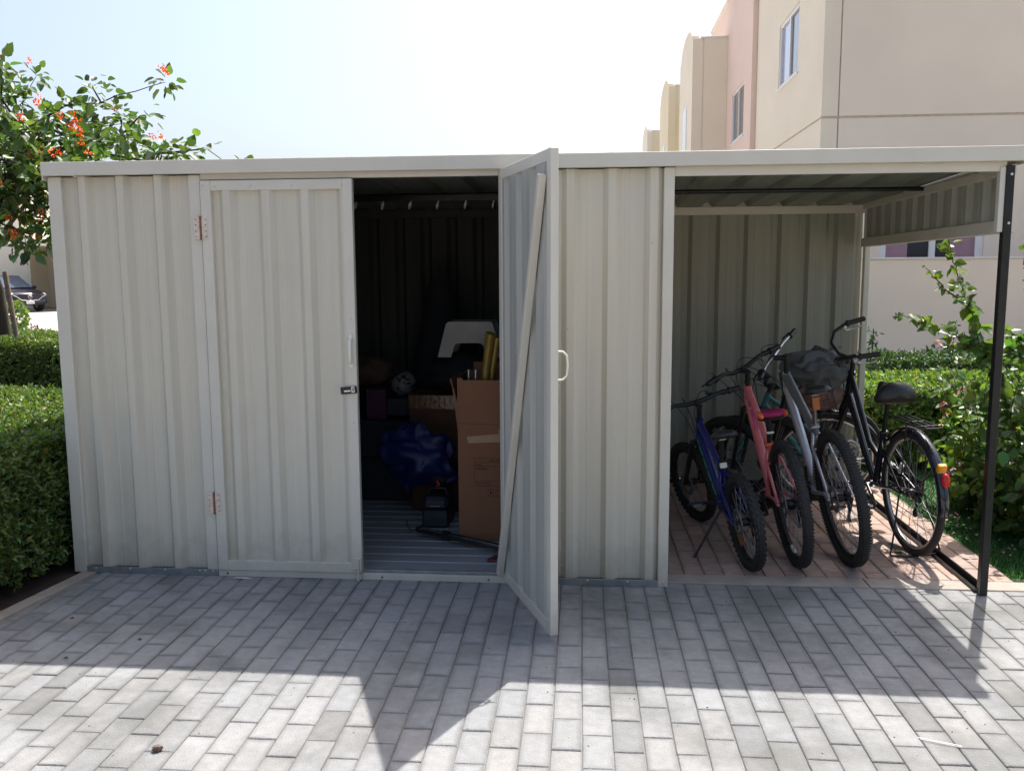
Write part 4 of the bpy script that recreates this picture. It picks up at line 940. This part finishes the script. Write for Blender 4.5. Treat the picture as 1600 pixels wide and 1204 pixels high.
def townhouse(label, ya, yb, ztop, bm_, bay, bztop, first=False):
    """ya..yb body; bay = (y0, y1) projecting block with an arched parapet on its end"""
    h = empty('townhouse', label, 'house', (6, (ya+yb)/2, 0), group='row of townhouses')
    b = MB(); xp = HX-.12; wins = [(17.85, 19.66, 4.90, 6.18)] if first else []
    wall_x(b, xp, xp+.14, ya, bay[0], 0, ztop, wins); b.bb(xp+.142, 11, ya, yb, 0, ztop-.02); b.bb(xp, xp+.14, bay[0], yb, 0, ztop)
    kb(b, 'wall', M[bm_], h)
    b = MB(); b.bb(xp-.03, 11, ya-.03, yb, ztop+.001, ztop+.09, bev=.01); kb(b, 'coping', M['cap'], h)
    for w_ in wins: window_x(h, xp, *w_, left_m='pane')
    x0 = 2.761; b = MB()
    b.bb(x0+.2, x0+.30, bay[0]+.02, bay[1]-.02, 0, bztop-.02)
    b.bb(x0+.30, xp-.002, bay[0], bay[1], 0, bztop, m=1); b.bb(x0+.2, x0+.275, bay[0], bay[0]+.02, 0, bztop, m=1)
    # end panel with arched top
    ym = (bay[0]+bay[1])/2; hw = (bay[1]-bay[0])/2; pts = [(bay[0], 0), (bay[1], 0), (bay[1], bztop+.02)]
    for k in range(13): t = k/12; a = PI*t; pts.append((ym+hw*.86*math.cos(a), bztop+.05+.45*math.sin(a)))
    pts.append((bay[0], bztop+.02)); b.prism(pts, x0, x0+.2, 'x')
    bo = kb(b, 'bay', [M[bm_ if not first else 'beige2'], M['beige2'] if first else M['yellowr']], h)
    c_ = MB(); c_.bb(x0+.2, xp-.003, bay[0]-.02, bay[1], bztop+.001, bztop+.07, bev=.005); keep(c_.build('bay_coping', M['cap']), bo)
    f = MB(); yw = bay[0]+1.2; f.bb(x0-.015, x0-.001, yw, yw+.9, 4.7, 6.3); fo = keep(f.build('window', M['upvc']), h)
    g = MB(); g.bb(x0-.019, x0-.016, yw+.08, yw+.82, 4.8, 6.2); keep(g.build('pane', M['pane']), fo)
    return h
townhouse('pink rendered house with a white window, joined to a cream bay with an arched parapet', 16.9, 24.0, 8.8, 'pinkr', (20.57, 23.9), 7.82, True)
townhouse('pale yellow house with an arched bay, second arch along the row', 24.05, 34.9, 7.95, 'yellowr', (27.9, 31.6), 8.10)
townhouse('farthest cream house at the end of the row of arched bays', 35.0, 48, 8.1, 'beige2', (39.3, 43.2), 8.35)

# house and car across the drive on the left
hl = empty('house', 'pale beige house with a recessed car porch behind the dark blue car', 'house', (-30, 38, 0))
b = MB(); b.bb(-46, -27.6, 37.0, 39.4, 0, 9.2); b.bb(-27.6, -24.6, 38.4, 39.4, 0, 3.3, m=1); b.bb(-24.6, -23.9, 34.3, 39.4, 0, 3.3); b.bb(-27.6, -24.6, 34.6, 38.4, 3.0, 3.3); kb(b, 'wall', [M['beige2'], M['beige']], hl)
b = MB(); b.bb(-46, -27.5, 36.9, 39.5, 9.21, 9.45); kb(b, 'trim', M['cap'], hl)
for (x0, x1) in ((-33, -31.2), (-29.2, -27.6)):
    f = MB(); f.bb(x0, x1, 36.95, 36.999, 5.0, 6.6); fo = kb(f, 'window', M['upvc'], hl); g = MB(); g.bb(x0+.1, x1-.1, 36.93, 36.949, 5.1, 6.5); keep(g.build('pane', M['pane']), fo)

car = empty('parked_car', 'dark blue SUV parked nose out in front of the beige house', 'car', (-27.04, 34.1, 0), (0, 0, R(-30)))
# x forward; lofted body sections: (x, half width, z bottom, z shoulder, z top)
secs = [(-2.3, .80, .45, .95, 1.0), (-2.1, .88, .32, 1.0, 1.12), (-1.2, .92, .28, 1.02, 1.10), (0, .93, .28, 1.0, 1.06), (.9, .92, .28, .98, 1.04), (1.5, .91, .30, .93, 1.00), (2.0, .88, .32, .84, .93), (2.28, .80, .34, .72, .82), (2.36, .70, .40, .62, .72)]
b = MB(); V = []; k = 10
for (x, hw, zb, zs_, zt) in secs: V += [(x, -hw*.6, zb), (x, -hw*.97, zb+.05), (x, -hw, (zb+zs_)/2), (x, -hw*.96, zs_), (x, -hw*.78, zt), (x, hw*.78, zt), (x, hw*.96, zs_), (x, hw, (zb+zs_)/2), (x, hw*.97, zb+.05), (x, hw*.6, zb)]
F = [(i*k+j, i*k+(j+1) % k, (i+1)*k+(j+1) % k, (i+1)*k+j) for i in range(len(secs)-1) for j in range(k)]+[list(range(k))[::-1], list(range(len(V)-k, len(V)))]
b.add(V, F, True)
cab = [(-2.1, .72, 1.08, 1.12), (-1.7, .72, 1.05, 1.55), (-.9, .70, 1.05, 1.66), (.1, .70, 1.05, 1.63), (1.15, .76, 1.0, 1.04)]
V = []; k = 4
for (x, hw, z0, z1) in cab: V += [(x, -hw-.06, z0), (x, -hw*.82, z1), (x, hw*.82, z1), (x, hw+.06, z0)]
F = [(i*k+j, i*k+(j+1) % k, (i+1)*k+(j+1) % k, (i+1)*k+j) for i in range(len(cab)-1) for j in range(k)]+[(0, 1, 2, 3), tuple(range(len(V)-4, len(V)))]
b.add(V, F); b.build('body', M['carpaint'], car)
b = MB(); b.add([(.22, -.60, 1.615), (.22, .60, 1.615), (1.13, .74, 1.075), (1.13, -.74, 1.075)], [(0, 1, 2, 3)]); b.build('windscreen', M['glass'], car).location = (.02, 0, .012)
for sg in (-1, 1):
    b = MB(); b.add([(-1.5, sg*.70, 1.5), (.05, sg*.69, 1.56), (.95, sg*.81, 1.10), (-1.6, sg*.80, 1.10)], [(0, 1, 2, 3)]); b.build('side_window', M['glass'], car).location = (0, sg*.02, 0)
    b = MB(); b.ball((2.12, sg*.72, .80), .16, 8, sq=(1.1, 1, .42)); b.build('headlight', M['chrome'], car)
    b = MB(); b.ball((.75, sg*1.02, 1.08), .12, 8, sq=(.6, 1, .7)); b.build('wing_mirror', M['carpaint'], car)
    for x in (-1.4, 1.42):
        wr = bpy.data.objects.new('wheel', None); C.objects.link(wr); wr.parent = car
        b = MB(); b.T = Matrix.Translation((x, sg*.84, .36)); b.rev([(.22, -.11), (.34, -.11), (.36, -.08), (.36, .08), (.34, .11), (.22, .11)], 28); b.build('tyre', M['rubber'], wr)
        b = MB(); b.T = Matrix.Translation((x, sg*.84, .36)); b.rev([(0, -.09), (.22, -.10), (.22, .10), (0, .09)], 20, False, smooth=False); b.build('rim', M['alloy'], wr)
b = MB(); b.prism([(-.46, .80), (.46, .80), (.52, .66), (.36, .54), (-.36, .54), (-.52, .66)], 2.33, 2.385, 'x'); gr = b.build('grille', M['black'], car)
b = MB(); P_ = [(2.385, -.72, .76), (2.39, -.54, .67), (2.40, -.37, .535), (2.405, 0, .50), (2.40, .37, .535), (2.39, .54, .67), (2.385, .72, .76)]; b.tube(P_, .022, 6); b.build('grille_trim', M['chrome'], gr)
b = MB(); b.T = Matrix.Translation((2.40, 0, .68)) @ Matrix.Rotation(-PI/2, 4, 'Z'); b.rev([(.078, -.008), (.095, -.008), (.095, .008), (.078, .008)], 24); b.T = I4
b.tube([(2.405, -.07, .70), (2.405, -.035, .72), (2.405, 0, .675), (2.405, .035, .72), (2.405, .07, .70)], .010, 6); b.build('emblem', M['chrome'], gr)
b = MB(); b.box((2.40, 0, .44), (.02, .36, .16), bev=.004); pl = b.build('number_plate', M['plate'], car)
b = MB(); b.box((2.25, 0, .36), (.16, 1.3, .09), bev=.02); b.build('lower_grille', M['black'], car)

# ------------------------------------------------------------------ planting
hedge('clipped_hedge', 'near clipped green hedge touching the left wall of the shed', [(-5.2, -2.80, -1.0, 1.78)], .72, LF['hedge'], 18000, .029)
hedge('clipped_hedge', 'second clipped hedge farther back on the left, below the tree trunk', [(-10.5, -4.5, 5.45, 7.35)], .76, LF['hedge'], 6500, .042)
hedge('clipped_hedge', 'bright sunlit hedge behind the black bicycle saddle', [(1.6, 4.4, 2.75, 3.9)], .62, LF['hedge2'], 10000, .038)
hedge('clipped_hedge', 'dark green hedge strip at the foot of the beige boundary wall', [(2.2, 7, 4.7, 5.5)], .66, LF['dark'], 6500, .042)

def flowers(name, pts, m, r, petals, parent, tint=.12):
    P, D, N = [], [], []
    for p in pts:
        for q in range(petals): P.append(p+rng.normal(size=3)*r*.35)
        d = rnd(petals)+np.array([0, -.2, .4]); D += list(d); N += list(rnd(petals)*.5+np.array([0, -.3, .8]))
    n = len(P); o = leaves(name, P, D, N, r*(.7+rng.random(n)*.6), .8, m, tints(n, tint, .06)); keep(o, parent); return o
def branch(b, p0, p1, r0, r1, wob=.06, n=7):
    p0 = np.array(p0, float); p1 = np.array(p1, float); P = []
    L_ = np.linalg.norm(p1-p0); ph = random.random()*50
    for i in range(n+1):
        t = i/n; p = p0+(p1-p0)*t; q = Vector((ph+t*2.5, ph, 0)); s_ = math.sin(PI*t)*L_*wob
        p = p+np.array([noise.noise(q), noise.noise(q+Vector((5, 5, 5))), noise.noise(q+Vector((9, 1, 3)))])*s_*2.5+np.array([0, 0, math.sin(PI*t)*L_*.06]); P.append(p)
    b.tube([tuple(p) for p in P], [r0+(r1-r0)*i/n for i in range(n+1)], 7); return P

# flowering tree on the left
tree = empty('flowering_tree', 'small tree with broad leaves and orange flower clusters reaching over the shed roof', 'tree', (-7.75, 6.3, 0))
tb_ = MB(); base = (-7.38, 6.25, 0); fork_ = (-7.50, 6.0, 2.05)
tb_.tube([base, (-7.41, 6.25, .7), (-7.43, 6.2, 1.4), fork_], [.085, .07, .062, .055], 10)
tips = []; allp = []
ends = [(-5.6, 3.9, 3.42, 1), (-6.3, 4.6, 3.5, 1), (-4.75, 4.0, 3.35, 1), (-4.25, 3.9, 3.05, 1), (-3.68, 3.9, 2.74, 1), (-5.2, 3.8, 2.6, 1), (-5.0, 4.1, 2.95, 1), (-6.0, 3.7, 2.4, 1), (-5.6, 4.0, 2.0, 1), (-5.9, 4.6, 2.9, 1), (-6.6, 4.2, 3.1, 1), (-5.1, 4.3, 2.25, 1), (-7.6, 4.8, 3.4, 1), (-8.6, 5.6, 3.3, 1), (-7.2, 4.2, 2.3, 1), (-8.8, 6.6, 2.8, 1), (-7.4, 7.4, 3.3, 1), (-4.0, 3.8, 2.68, 1), (-4.6, 3.7, 2.62, 1), (-5.9, 3.9, 3.25, 1)]
crown_pts = []
bb_ = MB()
for (x, y, z, s_) in ends:
    P_ = branch(bb_, fork_, (x, y, z), .030, .007, .10)
    for i, p in enumerate(P_):
        if i >= 4: crown_pts.append((p, .19 if i > 5 else .16))
    for k in range(5):
        i = random.randint(4, 7); q = P_[i]+rng.normal(size=3)*np.array([.26, .26, .19]); branch(bb_, P_[i-1], q, .007, .003, .1, 4); crown_pts.append((q, .12))
# dense lower left mass
for k in range(52):
    c = np.array([-5.75, 4.15, 2.42])+rng.normal(size=3)*np.array([.42, .35, .34])
    if c[2] < 1.85: c[2] = 1.85+random.random()*.25
    crown_pts.append((c, .15)); branch(bb_, (-6.4+random.random()*.5, 4.6, 2.3+random.random()*.5), c, .008, .003, .1, 4)
P, D, N, Ls = [], [], [], []
for (c, r) in crown_pts:
    n = int(17+random.random()*9); 
    for k in range(n):
        d = rnd(1)[0]; p = np.array(c)+d*r*random.random()**.6; dd_ = d*.8+np.array([0, 0, -.25])+rnd(1)[0]*.4
        P.append(p); D.append(dd_); N.append(np.array([0, 0, 1.0])+rnd(1)[0]*.75); Ls.append(random.uniform(.055, .135))
kb(tb_, 'trunk', M['bark'], tree)
kb(bb_, 'branches', M['bark'], tree)
o = leaves('foliage', P, D, N, Ls, .66, LF['cordia'], tints(len(P), .28, .15), hi=True); keep(o, tree)
fl = []
cp = [c for c, r in crown_pts]
for k in range(120):
    c = np.array(cp[random.randrange(len(cp))]); fl.append(c+np.array([random.uniform(-.1, .1), -random.uniform(.08, .2), random.uniform(.02, .16)]))
o = leaves('flower_clusters', *[np.concatenate(a) for a in zip(*[(f_+rnd(16)*.032, rnd(16)+np.array([0, -.3, .3]), rnd(16)) for f_ in fl])], .017+rng.random(16*len(fl))*.010, .85, PT['orange'], tints(16*len(fl), .2, .05)); keep(o, tree)
b = MB(); b.tube([(-6.96, 5.9, 0), (-7.03, 5.9, .8), (-7.12, 5.9, 1.62)], .030, 8); o = b.build('wooden_stake', M['stake']); tag(o, 'weathered leaning wooden stake tied to the small tree trunk', 'stake')
# low flowering plants beyond the second hedge
def lowplant(x, y, lab):
    r_o = empty('flowering_plant', lab, 'plant', (x, y, 0), group='low flowering plants by the drive')
    n = 420; c = rnd(n)*np.array([.45, .35, .32])+np.array([x, y, .50]); o = leaves('foliage', c, rnd(n)+np.array([0, 0, .5]), rnd(n), .05+rng.random(n)*.03, .5, LF['dark'], tints(n, .3)); keep(o, r_o)
    b = MB()
    for k in range(8): b.tube([(x+random.uniform(-.1, .1), y, 0), (x+random.uniform(-.35, .35), y+random.uniform(-.2, .2), .6)], .006, 5)
    kb(b, 'stems', M['twig'], r_o); flowers('flowers', [np.array([x, y, .75])+rng.normal(size=3)*np.array([.25, .1, .06]) for _ in range(5)], PT['magenta'], .05, 6, r_o)
for k, (x, lab) in enumerate(((-10.6, 'leftmost low magenta flowering plant beyond the hedge'), (-9.5, 'low magenta flowering plant beyond the hedge, just right of the stake'), (-8.6, 'low dark shrub with magenta flowers close to the shed wall edge'))): lowplant(x, 8.3, lab)
b0 = empty('round_shrub', 'small bright green shrub by the driveway behind the tree trunk', 'shrub', (-14.9, 17.5, 0))
n = 500; c = rnd(n)*np.array([.26, .26, .36])+np.array([-15.05, 17.5, .55]); keep(leaves('foliage', c, rnd(n), rnd(n), .09+rng.random(n)*.05, .5, LF['hedge2'], tints(n, .3)), b0)
b = MB(); b.tube([(-15.05, 17.5, 0), (-15.05, 17.5, .5)], .04, 6); kb(b, 'stem', M['twig'], b0)

# bougainvillea on the right
bg_ = empty('bougainvillea', 'tall leggy bougainvillea bush with pink bracts beside the black carport post', 'shrub', (2.75, 1.3, 0))
sb = MB(); P, D, N, Ls = [], [], [], []
def spray(path, step, ls, jit, r0=.006, r1=.002, den=1):
    pts = [np.array(p, float) for p in path]; Q = []
    for a, c in zip(pts, pts[1:]):
        m_ = max(2, int(np.linalg.norm(c-a)/step)); Q += [a+(c-a)*i/m_ for i in range(m_)]
    Q.append(pts[-1]); Q = [q+rng.normal(size=3)*.004 for q in Q]
    sb.tube([tuple(q) for q in Q], [r0+(r1-r0)*i/(len(Q)-1) for i in range(len(Q))], 6)
    for i, q in enumerate(Q):
        for k in range(den):
            out = rnd(1)[0]*np.array([1, 1, .6]); out[2] -= .35; p = q+rnd(1)[0]*jit
            sz = ls*random.uniform(.7, 1.4)*(1 if i < len(Q)*.8 else .6)
            P.append(p); D.append(out); N.append(np.array([.0, -.5, .7])+rnd(1)[0]*.6); Ls.append(sz)
    return Q
tipsb = []
def sp_(path, **k): q = spray(path, **k); tipsb.append(q[-1]); return q
dA = dict(step=.030, ls=.092, jit=.028, den=3, r0=.007, r1=.003)
sp_([(2.72, 1.35, .05), (2.60, 1.3, .65), (2.49, 1.3, .95), (2.38, 1.3, 1.18), (2.26, 1.3, 1.46), (2.16, 1.3, 1.74)], **dA)
sp_([(2.42, 1.3, 1.08), (2.17, 1.28, 1.20), (2.04, 1.27, 1.26), (1.87, 1.25, 1.30)], step=.03, ls=.062, jit=.022, den=3)
sp_([(2.30, 1.3, 1.36), (2.16, 1.3, 1.45), (2.04, 1.3, 1.58)], step=.028, ls=.045, jit=.012, den=2)
sp_([(2.40, 1.3, 1.10), (2.24, 1.22, 1.12), (2.10, 1.2, 1.10)], step=.03, ls=.05, jit=.015, den=2)
sp_([(2.8, 1.4, .05), (2.85, 1.3, .9), (2.68, 1.2, 1.38), (2.58, 1.2, 1.70)], **dA)
sp_([(2.9, 1.2, .05), (3.0, 1.1, .9), (2.9, 1.1, 1.4)], **dA)
sp_([(2.75, 1.2, .9), (2.55, 1.1, 1.15), (2.42, 1.05, 1.22)], **dA)
sp_([(2.45, 1.3, .98), (2.52, 1.2, 1.12), (2.62, 1.15, 1.20)], **dA)
for k in range(210):
    bx_ = random.uniform(2.35, 3.5); by = random.uniform(.55, 1.9); e = np.array([bx_+random.uniform(-.30, .25), by+random.uniform(-.25, .2), random.uniform(.25, 1.08)])
    if e[0] < 2.18: e[0] = 2.18+random.random()*.1
    sp_([(bx_+.1, by, .02), (bx_+.05, by, e[2]*.6), tuple(e)], step=.045, ls=.068, jit=.045, den=2, r0=.005, r1=.002)
kb(sb, 'stems', M['twig'], bg_)
o = leaves('foliage', P, D, N, Ls, .72, LF['boug'], tints(len(P), .28, .16), hi=True); keep(o, bg_)
fp = [t+rng.normal(size=3)*.03 for t in tipsb if t[2] > .25]
random.shuffle(fp)
flowers('bracts', fp[:38], PT['pink'], .032, 5, bg_); flowers('bracts', fp[38:58]+[np.array([2.02, 1.27, 1.25])], PT['cream'], .030, 5, bg_); flowers('bracts', fp[58:66], PT['magenta'], .03, 5, bg_)
# young shoots sticking up behind the bright hedge
for i, (x, y, z) in enumerate(((2.9, 5.0, .98), (3.7, 5.0, 1.02))):
    r_o = empty('young_shoot', ('left', 'right')[i]+' of two thin dark shoots rising above the far hedge by the wall', 'plant', (x, y, 0), group='shoots above the far hedge')
    b = MB(); b.tube([(x, y, 0), (x+.02, y, z)], .006, 5); kb(b, 'stem', M['twig'], r_o)
    n = 60; t = rng.random(n); pts = np.stack([x+rng.normal(size=n)*.05, y+rng.normal(size=n)*.05, z-.4*t], 1); keep(leaves('foliage', pts, rnd(n)+np.array([0, 0, .6]), rnd(n), .05+rng.random(n)*.03, .35, LF['dark'], tints(n, .2)), r_o)

# ------------------------------------------------------------------ litter on the paving
b = MB(); a0, a1 = Vector((1.115, -1.395, .006)), Vector((1.228, -1.435, .006)); sv = (a1-a0).cross(Vector(Z)).normalized()*.0045
b.tube([a0-sv*.4, a0+sv, a1+sv, a1+sv*.2+(a1-a0)*.03, a1-sv, a0-sv, a0-sv*1.2-(a1-a0)*.08], .0014, 6); tag(b.build('cable_tie', M['white']), 'thin white plastic loop lying on the sunlit grey paving', 'cable tie')
b = MB(); b.ball((-1.41, -1.66, .010), .014, 10, sq=(1.1, .9, .85), nz=.3, fr=5); b.tube([(-1.425, -1.665, .006), (-1.41, -1.67, .018), (-1.395, -1.658, .016), (-1.40, -1.65, .006)], .004, 6); tag(b.build('seed_pod', M['stake']), 'small brown curled seed pod on the paving at the lower left', 'seed pod')
for (x, y, lab) in ((-2.35, -.62, 'tiny dark dried leaf on shaded paving nearest the left kerb'), (-1.92, -.82, 'tiny dark dried leaf on shaded paving in front of the closed door'), (-2.13, -1.02, 'tiny dark dried leaf just inside the shadow edge at the left')):
    b = MB(); b.add([(x-.012, y, .003), (x, y-.006, .008), (x+.012, y+.003, .003), (x, y+.007, .009)], [(0, 1, 2, 3)]); tag(b.build('dry_leaf', M['sack']), lab, 'leaf', group='dried leaves on the paving')
b = MB(); b.add([(1.70, .62, .009), (1.72, .60, .016), (1.76, .62, .010), (1.73, .65, .015)], [(0, 1, 2, 3)]); lf_ = b.build('fallen_leaf', mat('fallen_leaf_green', (.10, .16, .03), .6)); tag(lf_, 'single green leaf lying on the terracotta paving under the black bicycle', 'leaf')

b = MB()
for k in range(520):
    x, y = random.uniform(-2.6, 2.4), -abs(random.gauss(0, 1.1))+.02
    if y < -3.2: continue
    q = random.uniform(.0008, .0026); c_ = random.choice(((1, 1, 1), (.5, .45, .4), (.25, .2, .16)))
    b.box((x, y, .001+q*.4), (q*2, q*1.6, q), Matrix.Rotation(random.random()*3, 3, 'Z'), c=None) if False else b.box((x, y, .001+q*.4), (q*2, q*1.6, q), Matrix.Rotation(random.random()*3, 3, 'Z'), col=c_)
tag(b.build('grit', mat('grit_stone', (.42, .39, .34), .9, attr=True), colors=True), 'sand grains and tiny stones strewn over the paving', 'grit', kind='stuff')
b = MB(); b.add([(-1.83, -.045, .003), (-1.78, -.052, .006), (-1.72, -.047, .003), (-1.76, -.036, .006), (-1.81, -.034, .004)], [(0, 1, 2, 3, 4)]); tag(b.build('paint_flake', M['white']), 'small white paint flake on the paving below the closed door', 'flake')
